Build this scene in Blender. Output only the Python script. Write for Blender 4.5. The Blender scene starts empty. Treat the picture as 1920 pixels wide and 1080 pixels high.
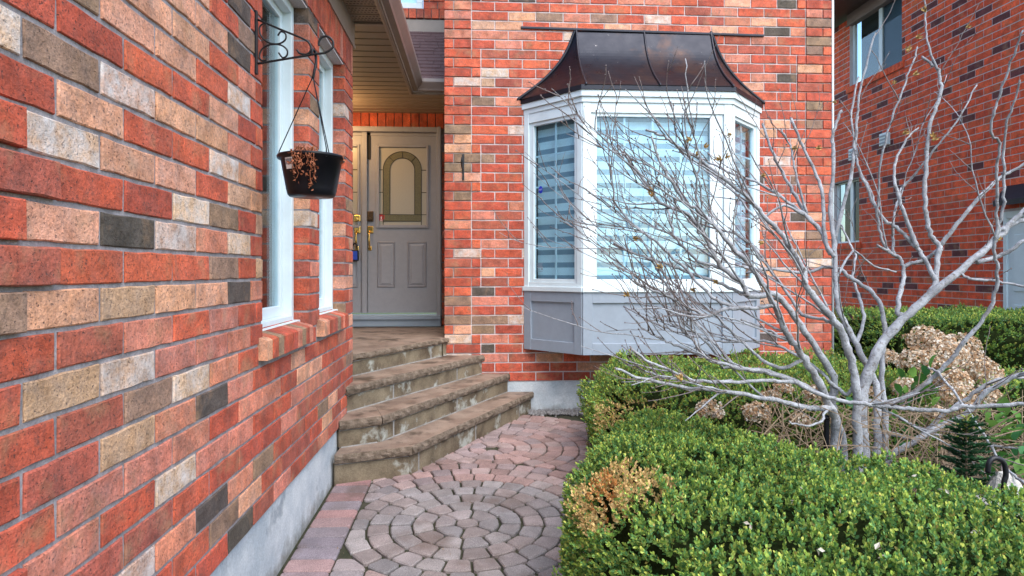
import bpy, bmesh, math, random
import numpy as np
from mathutils import Vector, Matrix
R = random.Random(7)
rng = np.random.default_rng(11)
rad = math.radians
sc = bpy.context.scene
COL = sc.collection

# ------------------------------------------------------------------ camera, sky, sun, exposure
TH = rad(3.24); CT, ST = math.cos(TH), math.sin(TH); F = 1200.0; CZ = 1.335
cam = bpy.data.cameras.new('camera'); camo = bpy.data.objects.new('camera', cam); COL.objects.link(camo)
camo.location = (0, 0, CZ); camo.rotation_euler = (rad(90), 0, -TH)
cam.sensor_width = 36; cam.lens = 36 * F / 1920; cam.shift_y = -32 / 1920; cam.clip_start = .05; cam.clip_end = 500
sc.camera = camo
w = bpy.data.worlds.new('World'); sc.world = w; w.use_nodes = True
nt = w.node_tree; nt.nodes.clear()
sky = nt.nodes.new('ShaderNodeTexSky'); sky.sky_type = 'NISHITA'; sky.sun_disc = False
SUN_EL, SUN_AZ = rad(54), rad(152)          # azimuth clockwise from +Y
sky.sun_elevation = SUN_EL; sky.sun_rotation = SUN_AZ; sky.air_density = 1.3; sky.dust_density = 1.2; sky.ozone_density = 1.0
bg = nt.nodes.new('ShaderNodeBackground'); bg.inputs[1].default_value = .135
out = nt.nodes.new('ShaderNodeOutputWorld'); nt.links.new(sky.outputs[0], bg.inputs[0]); nt.links.new(bg.outputs[0], out.inputs[0])
sun = bpy.data.lights.new('sun', 'SUN'); sun.energy = 1.3; sun.angle = rad(55); sun.color = (1, .95, .87)
suno = bpy.data.objects.new('sun', sun); COL.objects.link(suno)
sd = Vector((math.sin(SUN_AZ) * math.cos(SUN_EL), math.cos(SUN_AZ) * math.cos(SUN_EL), math.sin(SUN_EL)))
suno.rotation_euler = (-sd).to_track_quat('-Z', 'Y').to_euler(); suno.location = (3, -4, 8)
sc.view_settings.view_transform = 'Standard'; sc.view_settings.look = 'None'; sc.view_settings.gamma = 1
sc.view_settings.use_curve_mapping = False; sc.view_settings.exposure = 1.72

def at(px, py, d):                           # a point seen in the photograph at camera depth d metres
    xc = (px - 960) / F * d
    return Vector((xc * CT + d * ST, -xc * ST + d * CT, CZ - (py - 508) / F * d))
def proj(p):
    zc = p[1] * CT + p[0] * ST; xc = p[0] * CT - p[1] * ST
    if zc < .05: return None
    return 960 + F * xc / zc, 508 - F * (p[2] - CZ) / zc, zc
def gz(y):                                   # the path rises a little towards the house
    return -.05 + .05 * min(1, max(0, (y - 2.4) / 1.8))

# ------------------------------------------------------------------ materials
def mat(name):
    m = bpy.data.materials.new(name); m.use_nodes = True
    return m, m.node_tree, m.node_tree.nodes['Principled BSDF']
def node(t, kind, **kw):
    n = t.nodes.new(kind)
    for k, v in kw.items(): setattr(n, k, v)
    return n
def noise(t, vec, scale, detail=4, rough=.6):
    n = node(t, 'ShaderNodeTexNoise'); n.inputs['Scale'].default_value = scale
    n.inputs['Detail'].default_value = detail; n.inputs['Roughness'].default_value = rough
    if vec is not None: t.links.new(vec, n.inputs['Vector'])
    return n.outputs[0]
def ramp(t, fac, stops):
    r = node(t, 'ShaderNodeValToRGB'); e = r.color_ramp.elements
    while len(e) < len(stops): e.new(.5)
    for el, (p, c) in zip(e, stops):
        el.position = p; el.color = c if len(c) == 4 else (*c, 1)
    t.links.new(fac, r.inputs[0]); return r.outputs[0]
def mix(t, fac, a, b, mode='MIX'):
    m = node(t, 'ShaderNodeMix', data_type='RGBA', blend_type=mode)
    for s, v in ((0, fac), (6, a), (7, b)):
        if isinstance(v, (int, float)): m.inputs[s].default_value = v
        elif isinstance(v, tuple): m.inputs[s].default_value = (*v, 1) if len(v) == 3 else v
        else: t.links.new(v, m.inputs[s])
    return m.outputs[2]
def mul(t, a, b, op='MULTIPLY'):
    m = node(t, 'ShaderNodeMath', operation=op)
    for s, v in ((0, a), (1, b)):
        if isinstance(v, (int, float)): m.inputs[s].default_value = v
        else: t.links.new(v, m.inputs[s])
    return m.outputs[0]
def bump(t, b, h, strength=.4, dist=.004):
    n = node(t, 'ShaderNodeBump'); n.inputs['Strength'].default_value = strength; n.inputs['Distance'].default_value = dist
    t.links.new(h, n.inputs['Height']); t.links.new(n.outputs[0], b.inputs['Normal'])
def pos(t): return node(t, 'ShaderNodeNewGeometry').outputs['Position']
G3 = lambda v: (v, v, v)

def mix_off(t, p, o):
    v = node(t, 'ShaderNodeVectorMath', operation='ADD'); t.links.new(p, v.inputs[0]); v.inputs[1].default_value = (o, o * 1.3, o * .7); return v.outputs[0]
def brick_mat(name, attr, rough_amt=1.0, white=(.62, .58, .57)):
    m, t, b = mat(name); p = pos(t)
    if attr: a = node(t, 'ShaderNodeAttribute', attribute_name='Col'); c, al = a.outputs['Color'], a.outputs['Alpha']
    else: a = node(t, 'ShaderNodeObjectInfo'); c, al = a.outputs['Color'], a.outputs['Alpha']
    big = noise(t, p, 11, 3); fine = noise(t, p, 95, 5, .7); mid = noise(t, p, 38, 4, .65)
    c = mix(t, 1.0, c, ramp(t, big, [(.3, G3(.62)), (.68, G3(1.30))]), 'MULTIPLY')
    c = mix(t, 1.0, c, ramp(t, fine, [(.3, G3(.62)), (.7, G3(1.3))]), 'MULTIPLY')
    c = mix(t, ramp(t, mid, [(.58, G3(0)), (.74, G3(.55))]), c, (.075, .05, .04))       # manganese flecks
    pit = ramp(t, noise(t, p, 170, 2, .5), [(.62, G3(0)), (.72, G3(.85))])
    c = mix(t, pit, c, (.06, .035, .03))
    wh = mul(t, ramp(t, noise(t, p, 15, 6, .72), [(.40, G3(0)), (.66, G3(.9))]), al)
    streak = ramp(t, noise(t, p, 7, 4, .6), [(.54, G3(0)), (.70, G3(.55))]); c = mix(t, streak, c, (.34, .19, .10))
    st2 = ramp(t, noise(t, mix_off(t, p, 3.7), 5.5, 5, .65), [(.60, G3(0)), (.74, G3(.6))]); c = mix(t, st2, c, (.115, .06, .042))
    c = mix(t, wh, c, white)
    t.links.new(c, b.inputs['Base Color']); b.inputs['Roughness'].default_value = .88
    h = mul(t, mul(t, mid, .7), mul(t, fine, .5), 'ADD'); h = mul(t, h, mul(t, pit, .35), 'SUBTRACT')
    bump(t, b, h, .9 * rough_amt, .009); return m
M = {}
M['brick'] = brick_mat('brick', False); M['brick_far'] = brick_mat('brick_far', True)
M['brick_red'] = brick_mat('brick_red', False, .4); M['brick_red_far'] = brick_mat('brick_red_far', True, .4)

def rough_mat(name, c0, c1, scale=8, fine=90, rough=.9, bs=.5, bd=.004, spots=None):
    m, t, b = mat(name); p = pos(t)
    c = mix(t, ramp(t, noise(t, p, scale, 5), [(.35, G3(0)), (.65, G3(1))]), c0, c1)
    fn = noise(t, p, fine, 4, .7)
    c = mix(t, 1.0, c, ramp(t, fn, [(.3, G3(.75)), (.7, G3(1.22))]), 'MULTIPLY')
    if spots:
        s = ramp(t, noise(t, p, spots[1], 5, .65), [(spots[2], G3(0)), (spots[2] + .12, G3(1))]); c = mix(t, s, c, spots[0])
    t.links.new(c, b.inputs['Base Color']); b.inputs['Roughness'].default_value = rough
    bump(t, b, mul(t, fn, noise(t, p, scale * 3, 4), 'ADD'), bs, bd); return m
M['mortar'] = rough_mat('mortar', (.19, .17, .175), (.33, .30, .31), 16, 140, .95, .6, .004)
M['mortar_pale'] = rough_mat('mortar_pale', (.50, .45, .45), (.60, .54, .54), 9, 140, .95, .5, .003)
def conc():
    m, t, b = mat('concrete'); p = pos(t)
    c = mix(t, ramp(t, noise(t, p, 5, 5), [(.35, G3(0)), (.65, G3(1))]), (.37, .42, .46), (.56, .59, .61))
    c = mix(t, ramp(t, noise(t, p, 3.2, 6, .65), [(.58, G3(0)), (.66, G3(.75))]), c, (.22, .25, .28))
    z = node(t, 'ShaderNodeSeparateXYZ'); t.links.new(p, z.inputs[0])
    h = mul(t, mul(t, z.outputs[2], -5.0), mul(t, noise(t, p, 9, 4), 1.3), 'ADD')
    c = mix(t, ramp(t, h, [(.35, G3(0)), (.75, G3(.75))]), c, (.17, .155, .13))
    fn = noise(t, p, 110, 4, .7); c = mix(t, 1.0, c, ramp(t, fn, [(.3, G3(.8)), (.7, G3(1.15))]), 'MULTIPLY')
    t.links.new(c, b.inputs['Base Color']); b.inputs['Roughness'].default_value = .9
    bump(t, b, mul(t, noise(t, p, 14, 4), mul(t, fn, .5), 'ADD'), .5, .006); return m
M['concrete'] = conc()
M['riser'] = rough_mat('riser_stone', (.080, .055, .032), (.22, .175, .115), 5, 100, .85, .7, .008, ((.36, .37, .33), 6.5, .55))
M['tread'] = rough_mat('tread_stone', (.17, .115, .085), (.29, .215, .165), 6, 150, .6, .45, .003, ((.07, .048, .032), 5, .52))
M['treadedge'] = rough_mat('tread_edge', (.10, .07, .045), (.25, .19, .14), 22, 120, .85, 1.0, .012)
M['grout'] = rough_mat('grout', (.20, .19, .175), (.34, .33, .32), 14, 120)
M['soil'] = rough_mat('soil', (.045, .032, .022), (.085, .062, .042), 14, 110, .95, 1, .02)
M['lawn'] = rough_mat('lawn', (.05, .075, .025), (.085, .10, .035), 5, 60, .95, 1, .03)
M['sand'] = rough_mat('joint_sand', (.020, .026, .008), (.048, .044, .026), 9, 120, .95, .8, .006)
M['gravel'] = rough_mat('gravel', (.16, .15, .15), (.34, .33, .33), 30, 140, .9, 1, .01)
M['rock'] = rough_mat('rock', (.42, .40, .37), (.58, .55, .5), 12, 90, .9, .9, .01)

def plain(name, c, rough=.5, metal=0, var=.12, scale=30, bs=0, spec=.5):
    m, t, b = mat(name); p = pos(t)
    cc = mix(t, 1.0, c, ramp(t, noise(t, p, scale, 5, .65), [(.3, G3(1 - var)), (.7, G3(1 + var))]), 'MULTIPLY')
    t.links.new(cc, b.inputs['Base Color']); b.inputs['Roughness'].default_value = rough; b.inputs['Metallic'].default_value = metal
    b.inputs['Specular IOR Level'].default_value = spec
    if bs: bump(t, b, noise(t, p, scale * 3, 3), bs, .002)
    return m
M['white'] = plain('white_vinyl', (.62, .70, .73), .4, 0, .09, 4)
M['muntin'] = plain('muntin_white', (.70, .76, .80), .4, 0, .03)
M['greypaint'] = plain('grey_paint', (.255, .295, .35), .5, 0, .06, 14, .08)
M['taupe'] = plain('taupe_metal', (.25, .20, .165), .5, 0, .08, 9)
M['soffit'] = plain('soffit_vinyl', (.23, .18, .13), .5, 0, .06, 9)
M['gutter'] = plain('gutter_metal', (.20, .155, .135), .32, 0, .12, 6)
M['darkgap'] = plain('dark_gap', (.02, .017, .015), .9)
M['door'] = plain('door_paint', (.285, .275, .295), .45, 0, .05, 20, .06)
M['brass'] = plain('brass', (.72, .46, .14), .22, 1, .1, 40)
M['bronze'] = plain('bronze', (.10, .06, .035), .35, .8, .2, 60)
M['iron'] = plain('black_iron', (.012, .012, .015), .45, .3, .3, 60, .2)
M['blackplastic'] = plain('black_plastic', (.006, .006, .009), .34, 0, .2, 20, 0, .25)
M['label'] = plain('label_white', (.75, .75, .76), .6, 0, .03)
M['ink'] = plain('ink', (.05, .06, .12), .6)
M['bluelock'] = plain('blue_plastic', (.015, .06, .42), .35)
M['bluesign'] = plain('blue_sticker', (.01, .03, .45), .4)
M['redsign'] = plain('red_sticker', (.55, .03, .03), .4)
M['leadcame'] = plain('lead_came', (.05, .045, .03), .5)
M['frost'] = plain('frosted_glass', (.40, .36, .29), .35, 0, .06, 120, .15)
M['archglass'] = plain('textured_arch_glass', (.13, .11, .045), .4, 0, .5, 160, .6)
M['blindwhite'] = plain('blind_white', (.78, .83, .85), .8, 0, .04, 40)
M['blindsheer'] = plain('blind_sheer', (.27, .34, .40), .8, 0, .06, 40)
M['curtain'] = plain('sheer_curtain', (.55, .58, .62), .9, 0, .06, 8)
M['room'] = plain('dark_room', (.03, .026, .025), .9)
M['shingle'] = plain('shingle', (.085, .045, .045), .95, 0, .45, 160, .8)
M['brownfascia'] = plain('brown_fascia', (.07, .045, .045), .5, 0, .1, 8)
M['arch'] = plain('mauve_lintel', (.20, .145, .14), .55, 0, .08, 8)
M['dry'] = plain('dry_leaf', (.30, .10, .045), .8, 0, .4, 50)
M['pod'] = plain('seed_pod', (.38, .24, .08), .8, 0, .45, 90, .5)
M['petal'] = None
def glass(name, tint, refl=1.0):
    m, t, b = mat(name); t.nodes.remove(b)
    tr = node(t, 'ShaderNodeBsdfTransparent'); tr.inputs[0].default_value = (*tint, 1)
    gl = node(t, 'ShaderNodeBsdfGlossy'); gl.inputs['Roughness'].default_value = .02
    fr = node(t, 'ShaderNodeFresnel'); bf = node(t, 'ShaderNodeNewGeometry').outputs['Backfacing']      # thin pane: same reflectance from both faces
    t.links.new(mul(t, mul(t, bf, -.905), 1.55, 'ADD'), fr.inputs[0])
    f2 = mul(t, mul(t, fr.outputs[0], 1.0 * refl), .02, 'ADD'); f2.node.use_clamp = True
    mx = node(t, 'ShaderNodeMixShader'); t.links.new(f2, mx.inputs[0]); t.links.new(tr.outputs[0], mx.inputs[1]); t.links.new(gl.outputs[0], mx.inputs[2])
    t.links.new(mx.outputs[0], t.nodes['Material Output'].inputs[0]); return m
M['glass'] = glass('window_glass', (.83, .94, .98)); M['glass_dim'] = glass('window_glass_dim', (.55, .62, .66), .2)
def copper():
    m, t, b = mat('aged_copper_sheet'); p = pos(t)
    c = mix(t, ramp(t, noise(t, p, 2.3, 4), [(.52, G3(0)), (.74, G3(1))]), (.008, .010, .018), (.060, .028, .017))
    c = mix(t, ramp(t, noise(t, p, 19, 4, .7), [(.69, G3(0)), (.73, G3(.6))]), c, (.35, .33, .34))
    t.links.new(c, b.inputs['Base Color']); b.inputs['Metallic'].default_value = .7
    t.links.new(ramp(t, noise(t, p, 7, 4), [(.3, G3(.24)), (.7, G3(.42))]), b.inputs['Roughness']); return m
M['copper'] = copper()
M['blackmetal'] = plain('black_metal', (.02, .02, .028), .38, .5, .2, 20)
def bark():
    m, t, b = mat('grey_bark'); p = pos(t)
    c = mix(t, ramp(t, noise(t, p, 16, 4), [(.35, G3(0)), (.65, G3(1))]), (.215, .218, .235), (.42, .43, .46))
    c = mix(t, ramp(t, noise(t, p, 60, 5, .75), [(.52, G3(0)), (.66, G3(.85))]), c, (.115, .09, .075))
    c = mix(t, ramp(t, noise(t, p, 9, 3), [(.58, G3(0)), (.72, G3(.55))]), c, (.16, .13, .11))
    t.links.new(c, b.inputs['Base Color']); b.inputs['Roughness'].default_value = .8
    bump(t, b, noise(t, p, 90, 5, .75), 1.0, .008); return m
M['bark'] = bark()
M['twig'] = plain('twig_bark', (.15, .12, .115), .8, 0, .3, 60, .3)
M['stalk'] = plain('dry_stalk', (.24, .17, .11), .9, 0, .35, 60)
def leafmat(name, trans=.25, rough=.42, spec=.35):
    m, t, b = mat(name); a = node(t, 'ShaderNodeAttribute', attribute_name='Col')
    t.links.new(a.outputs['Color'], b.inputs['Base Color']); b.inputs['Roughness'].default_value = rough
    b.inputs['Specular IOR Level'].default_value = spec
    tl = node(t, 'ShaderNodeBsdfTranslucent'); t.links.new(a.outputs['Color'], tl.inputs[0])
    mx = node(t, 'ShaderNodeMixShader'); mx.inputs[0].default_value = trans
    t.links.new(b.outputs[0], mx.inputs[1]); t.links.new(tl.outputs[0], mx.inputs[2])
    t.links.new(mx.outputs[0], t.nodes['Material Output'].inputs[0]); return m
M['leaf'] = leafmat('leaf', .3, .5, .22); M['petal'] = leafmat('dried_petal', .3, .9, .1)
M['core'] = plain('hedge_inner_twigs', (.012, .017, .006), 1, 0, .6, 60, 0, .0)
def paver_mat():
    m, t, b = mat('paver'); p = pos(t); a = node(t, 'ShaderNodeObjectInfo')
    return m, t, b, p, a
def pavm(name, attr):
    m, t, b = mat(name); p = pos(t)
    c = node(t, 'ShaderNodeAttribute', attribute_name='Col').outputs['Color'] if attr else node(t, 'ShaderNodeObjectInfo').outputs['Color']
    fn = noise(t, p, 230, 3, .6)
    c = mix(t, 1.0, c, ramp(t, fn, [(.32, G3(.6)), (.68, G3(1.4))]), 'MULTIPLY')
    c = mix(t, 1.0, c, ramp(t, noise(t, p, 9, 4), [(.3, G3(.8)), (.7, G3(1.18))]), 'MULTIPLY')
    damp = ramp(t, noise(t, p, 2.1, 5, .65), [(.54, G3(0)), (.68, G3(.7))]); c = mix(t, damp, c, (.105, .07, .055)); spk = ramp(t, noise(t, p, 420, 2, .5), [(.64, G3(0)), (.70, G3(.6))]); c = mix(t, spk, c, (.5, .45, .44))
    t.links.new(c, b.inputs['Base Color']); b.inputs['Roughness'].default_value = .85
    bump(t, b, fn, .5, .002); return m
M['paver'] = pavm('paver', False); M['paver_far'] = pavm('paver_far', True)

# ------------------------------------------------------------------ mesh helpers
class MB:
    def __init__(s): s.v = []; s.f = []; s.m = []; s.c = []
    def add(s, vs, fs, mi=0, col=None):
        o = len(s.v); s.v += [tuple(v) for v in vs]
        for f in fs: s.f.append([i + o for i in f]); s.m.append(mi); s.c.append(col)
        return s
    def box(s, a, b, mi=0, bev=0):
        x0, y0, z0 = [min(p, q) for p, q in zip(a, b)]; x1, y1, z1 = [max(p, q) for p, q in zip(a, b)]
        return s.add([(x0, y0, z0), (x1, y0, z0), (x1, y1, z0), (x0, y1, z0), (x0, y0, z1), (x1, y0, z1), (x1, y1, z1), (x0, y1, z1)],
                     [(0, 3, 2, 1), (4, 5, 6, 7), (0, 1, 5, 4), (1, 2, 6, 5), (2, 3, 7, 6), (3, 0, 4, 7)], mi)
    def obox(s, o, u, v, wv, mi=0):           # oriented box from corner o with edge vectors
        o, u, v, wv = map(Vector, (o, u, v, wv))
        P = [o, o + u, o + u + v, o + v]; P += [p + wv for p in P]
        fs = [(0, 3, 2, 1), (4, 5, 6, 7), (0, 1, 5, 4), (1, 2, 6, 5), (2, 3, 7, 6), (3, 0, 4, 7)]
        if u.cross(v).dot(wv) < 0: fs = [f[::-1] for f in fs]
        return s.add(P, fs, mi)
    def prism(s, poly, z0, z1, mi=0, side=None):
        n = len(poly); area = sum(poly[i][0] * poly[(i + 1) % n][1] - poly[(i + 1) % n][0] * poly[i][1] for i in range(n))
        if area < 0: poly = poly[::-1]
        vs = [(x, y, z0) for x, y in poly] + [(x, y, z1) for x, y in poly]
        s.add(vs, [list(range(n))[::-1], list(range(n, 2 * n))], mi)
        return s.add(vs, [(i, (i + 1) % n, n + (i + 1) % n, n + i) for i in range(n)], mi if side is None else side)
    def tube(s, pts, r, n=6, mi=0, cap=True):
        pts = [Vector(p) for p in pts]
        if not hasattr(r, '__len__'): r = [r] * len(pts)
        vs = []; nrm = None
        for i, p in enumerate(pts):
            t = (pts[min(i + 1, len(pts) - 1)] - pts[max(i - 1, 0)])
            if t.length < 1e-9: t = Vector((0, 0, 1))
            t.normalize()
            if nrm is None: nrm = t.orthogonal().normalized()
            else:
                nrm = nrm - t * nrm.dot(t)
                if nrm.length < 1e-5: nrm = t.orthogonal()
                nrm.normalize()
            b = t.cross(nrm)
            vs += [p + (nrm * math.cos(2 * math.pi * k / n) + b * math.sin(2 * math.pi * k / n)) * r[i] for k in range(n)]
        fs = [(i * n + k, i * n + (k + 1) % n, (i + 1) * n + (k + 1) % n, (i + 1) * n + k) for i in range(len(pts) - 1) for k in range(n)]
        if cap: fs += [list(range(n))[::-1], list(range((len(pts) - 1) * n, len(pts) * n))]
        return s.add(vs, fs, mi)
    def lathe(s, prof, c, n=24, mi=0):
        vs = [(c[0] + r * math.cos(2 * math.pi * k / n), c[1] + r * math.sin(2 * math.pi * k / n), c[2] + z) for r, z in prof for k in range(n)]
        return s.add(vs, [(i * n + k, i * n + (k + 1) % n, (i + 1) * n + (k + 1) % n, (i + 1) * n + k) for i in range(len(prof) - 1) for k in range(n)], mi)
    def build(s, name, mats, parent=None, smooth=False, kind=None, bevel=0):
        me = bpy.data.meshes.new(name); me.from_pydata(s.v, [], s.f)
        mats = mats if isinstance(mats, (list, tuple)) else [mats]
        for m in mats: me.materials.append(m)
        if len(mats) > 1: me.polygons.foreach_set('material_index', s.m)
        if smooth: me.polygons.foreach_set('use_smooth', [True] * len(me.polygons))
        if any(c is not None for c in s.c):
            at_ = me.color_attributes.new('Col', 'FLOAT_COLOR', 'CORNER'); data = []
            for f, c in zip(s.f, s.c): data += list(c or (1, 1, 1, 0)) * len(f)
            at_.data.foreach_set('color', data)
        me.update(); return link(name, me, parent, kind, bevel)
def link(name, me, parent=None, kind=None, bevel=0):
    o = bpy.data.objects.new(name, me); COL.objects.link(o)
    if parent is not None: adopt(o, parent)
    if kind: o['kind'] = kind
    if bevel:
        b = o.modifiers.new('bevel', 'BEVEL'); b.width = bevel; b.segments = 2; b.limit_method = 'ANGLE'; b.angle_limit = rad(40)
    return o
def worldloc(o):
    l = o.location.copy()
    while o.parent: o = o.parent; l += o.location
    return l
def adopt(o, parent):
    o.parent = parent; o.location = o.location - worldloc(parent)
def tag(o, label=None, cat=None, group=None, kind=None):
    if label: o['label'] = label
    if cat: o['category'] = cat
    if group: o['group'] = group
    if kind: o['kind'] = kind
    return o
def thing(name, loc, label, cat, group=None):
    o = bpy.data.objects.new(name, None); COL.objects.link(o); o.location = loc; o.empty_display_size = .1; o['kind'] = 'thing'
    return tag(o, label, cat, group)
def catmull(P, sub=5):
    P = [Vector(p) for p in P]; Q = [P[0] * 2 - P[1]] + P + [P[-1] * 2 - P[-2]]; out_ = []
    for i in range(1, len(Q) - 2):
        a, b, c, d = Q[i - 1:i + 3]
        for k in range(sub):
            t = k / sub; out_.append(.5 * ((2 * b) + (c - a) * t + (2 * a - 5 * b + 4 * c - d) * t * t + (3 * b - a - 3 * c + d) * t ** 3))
    return out_ + [P[-1]]

# ------------------------------------------------------------------ bricks
BC = {'R': (.43, .070, .032), 'S': (.53, .098, .042), 'K': (.36, .080, .046), 'P': (.54, .175, .105), 'T': (.62, .285, .165),
      'B': (.50, .28, .17), 'W': (.58, .36, .25), 'D': (.075, .055, .042), 'G': (.26, .155, .098)}
BA = {'W': .95, 'P': .12, 'B': .15, 'T': .18}
MIXW = 'R' * 14 + 'S' * 10 + 'K' * 5 + 'P' * 7 + 'T' * 3 + 'B' * 1 + 'W' * 2 + 'D' * 2 + 'G' * 1
def bcol(code):
    c = BC[code]; j = R.uniform(.86, 1.14); k = R.uniform(-.05, .05)
    return (c[0] * j, c[1] * j * (1 + k), c[2] * j * (1 - k), BA.get(code, .05) * R.uniform(.7, 1.1))
_bc = {}
def brick_geo(L, H, D, seed, rough=1.0):
    r = random.Random(seed); a, h = L / 2, H / 2; n = 4
    top = [(-a + 2 * a * i / n, h) for i in range(n)]; bot = [(a - 2 * a * i / n, -h) for i in range(n)]
    per = [(-a, -h)] + [(-a, h)][:0]
    per = [(-a + 2 * a * i / n, -h) for i in range(n + 1)] + [(a - 2 * a * i / n, h) for i in range(n + 1)]
    if L < .12: per = [(-a, -h), (0, -h), (a, -h), (a, h), (0, h), (-a, h)]
    e = .0028 * rough; vs = []
    mid = [(x + r.uniform(-.0014, .0008) * rough * (1 if abs(x) == a else 0), z + r.uniform(-.0022, .0012) * rough * (1 if z > 0 else -1)) for x, z in per]
    for x, z in mid:
        ii = e * r.uniform(.5, 1.5); vs.append((x - math.copysign(ii, x) if abs(x) > a * .9 else x, -D + r.uniform(-.001, .001) * rough, z - math.copysign(ii, z)))
    for x, z in mid: vs.append((x, -D + e * r.uniform(.8, 1.6), z))
    for x, z in per: vs.append((x, 0, z))
    m = len(per); fs = [list(range(m))]
    for k in range(2): fs += [(k * m + i, (k + 1) * m + i, (k + 1) * m + (i + 1) % m, k * m + (i + 1) % m) for i in range(m)]
    return vs, fs
def brick_mesh(L, H, D, seed, m, rough=1.0):
    key = (round(L, 3), round(H, 3), round(D, 3), seed, m.name)
    if key not in _bc:
        vs, fs = brick_geo(L, H, D, hash(key[:4]) & 0xffff, rough)
        me = bpy.data.meshes.new('brick'); me.from_pydata(vs, [], fs); me.materials.append(m); me.update(); _bc[key] = me
    return _bc[key]
class Wall:
    """origin o, unit direction u along the wall, outward side = local -y turned by rz"""
    def __init__(s, root, o, rz, near, far, rough=1.0, joint=.0098, relief=.0065, head=.009):
        s.head = head; s.joint, s.relief = joint, relief; s.root, s.o, s.rz, s.near, s.far, s.rough = root, Vector(o), rz, near, far, rough
        s.u = Vector((math.cos(rz), math.sin(rz), 0)); s.n = Vector((math.sin(rz), -math.cos(rz), 0)); s.list = []
    def brick(s, u0, u1, z0, z1, code=None, D=.03, proud=0, name='brick'):
        L, H = u1 - u0 - s.head, z1 - z0 - s.joint
        if L < .015 or H < .01: return
        c = s.o + s.u * ((u0 + u1) / 2) + Vector((0, 0, (z0 + z1) / 2)) - s.n * (D - .008 - proud + (.008 - s.relief))
        s.list.append((c, L, H, D, bcol(code or R.choice(MIXW)) if not isinstance(code, tuple) else code, name))
    def finish(s, limit=300, stuffname='brick_courses'):
        sc_ = []
        for i, (c, L, H, D, col, nm) in enumerate(s.list):
            q = proj(c); a = 0
            if q: 
                mx = 0 if (-60 < q[0] < 1980 and -60 < q[1] < 1140) else -100
                fore = abs((Vector((0, 0, CZ)) - c).normalized().dot(s.n)); a = L * H * fore / q[2] ** 2 + mx
            else: a = -200
            sc_.append((-a, i))
        sc_.sort(); mb = MB(); k = 0
        for a, i in sc_:
            c, L, H, D, col, nm = s.list[i]
            if k < limit and a < 50:
                o = bpy.data.objects.new(nm, brick_mesh(L, H, D, i % 5, s.near, s.rough)); COL.objects.link(o)
                o.location = c; o.rotation_euler = (0, 0, s.rz + (R.uniform(-.004, .004))); o.color = col; adopt(o, s.root); k += 1
            else:
                vs, fs = brick_geo(L, H, D, i, s.rough)
                mb.add([c + s.u * x - s.n * y + Vector((0, 0, z)) for x, y, z in vs], fs, 0, col)
        if mb.v: mb.build(stuffname, s.far, s.root, kind='stuff')

# ------------------------------------------------------------------ ground
def sheet(name, poly, z, m, kind='structure'):
    mb = MB(); mb.add([(x, y, z if not callable(z) else z(y)) for x, y in poly], [list(range(len(poly)))]); return mb.build(name, m, kind=kind)
sheet('ground', [(-300, -300), (300, -300), (300, 300), (-300, 300)], -.075, M['lawn'])
mb = MB(); ys = [-1, .5, 1.5, 2.4, 3, 3.6, 4.2, 5, 7.6]
for a, b in zip(ys[:-1], ys[1:]):
    mb.add([(.3, a, gz(a) - .004), (9, a, gz(a) - .004), (9, b, gz(b) - .004), (.3, b, gz(b) - .004)], [(0, 1, 2, 3)])
mb.build('garden_bed', M['soil'], kind='structure')
mb = MB()
for a, b in zip(ys[:-1], ys[1:]):
    mb.add([(-.9, a, gz(a)), (1.25, a, gz(a)), (1.25, b, gz(b)), (-.9, b, gz(b))], [(0, 1, 2, 3)])
path = mb.build('path', M['sand'], kind='structure')

def clip(poly, p, n):                         # keep the side (q-p).n >= 0
    out_ = []
    for i, a in enumerate(poly):
        b = poly[(i + 1) % len(poly)]; da = (a[0] - p[0]) * n[0] + (a[1] - p[1]) * n[1]; db = (b[0] - p[0]) * n[0] + (b[1] - p[1]) * n[1]
        if da >= 0: out_.append(a)
        if (da >= 0) != (db >= 0):
            t = da / (da - db); out_.append((a[0] + (b[0] - a[0]) * t, a[1] + (b[1] - a[1]) * t))
    return out_
def parea(p): return abs(sum(p[i][0] * p[(i + 1) % len(p)][1] - p[(i + 1) % len(p)][0] * p[i][1] for i in range(len(p)))) / 2
pavers = []
GAP = .0048
CA = (-.045, 3.42); RA = .99
CB = (.12, 4.78); RB = .98
def ringpav(c, r0, r1, n, ph, curved=True):
    for k in range(n):
        a0 = ph + 2 * math.pi * k / n; a1 = ph + 2 * math.pi * (k + 1) / n; g = GAP
        j = [R.uniform(-.004, .004) for _ in range(6)]
        am = (a0 + a1) / 2; d0 = g / r0 if r0 > .02 else 0; d1 = g / r1
        P = [(r0 + g + j[0], a0 + d0), (r1 - g + j[1], a0 + d1), (r1 - g + j[2] * .4, am), (r1 - g + j[3], a1 - d1), (r0 + g + j[4], a1 - d0)]
        yield [(c[0] + r * math.cos(a), c[1] + r * math.sin(a)) for r, a in P]
XB = -.655                                   # inner edge of the straight border course
def trim(P):                                 # border line on the left
    return clip(P, (XB + .006, 0), (1, 0))
pavers.append([(CA[0] + .06 * math.cos(2 * math.pi * k / 10), CA[1] + .055 * math.sin(2 * math.pi * k / 10)) for k in range(10)])
for i, n in enumerate((6, 12, 17, 23, 28, 34, 40, 46)):
    r0 = .064 + .1155 * i
    GAP = .0062 if i < 5 else .0048
    for P in ringpav(CA, r0, r0 + .1155, n, R.uniform(0, 1)):
        cx, cy = sum(p[0] for p in P) / 5, sum(p[1] for p in P) / 5
        if i >= 5 and cx < .1 and cy < 3.9 : 
            if cx < -.2: continue
        P = trim(P)
        if len(P) > 2: pavers.append(P)
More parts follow.
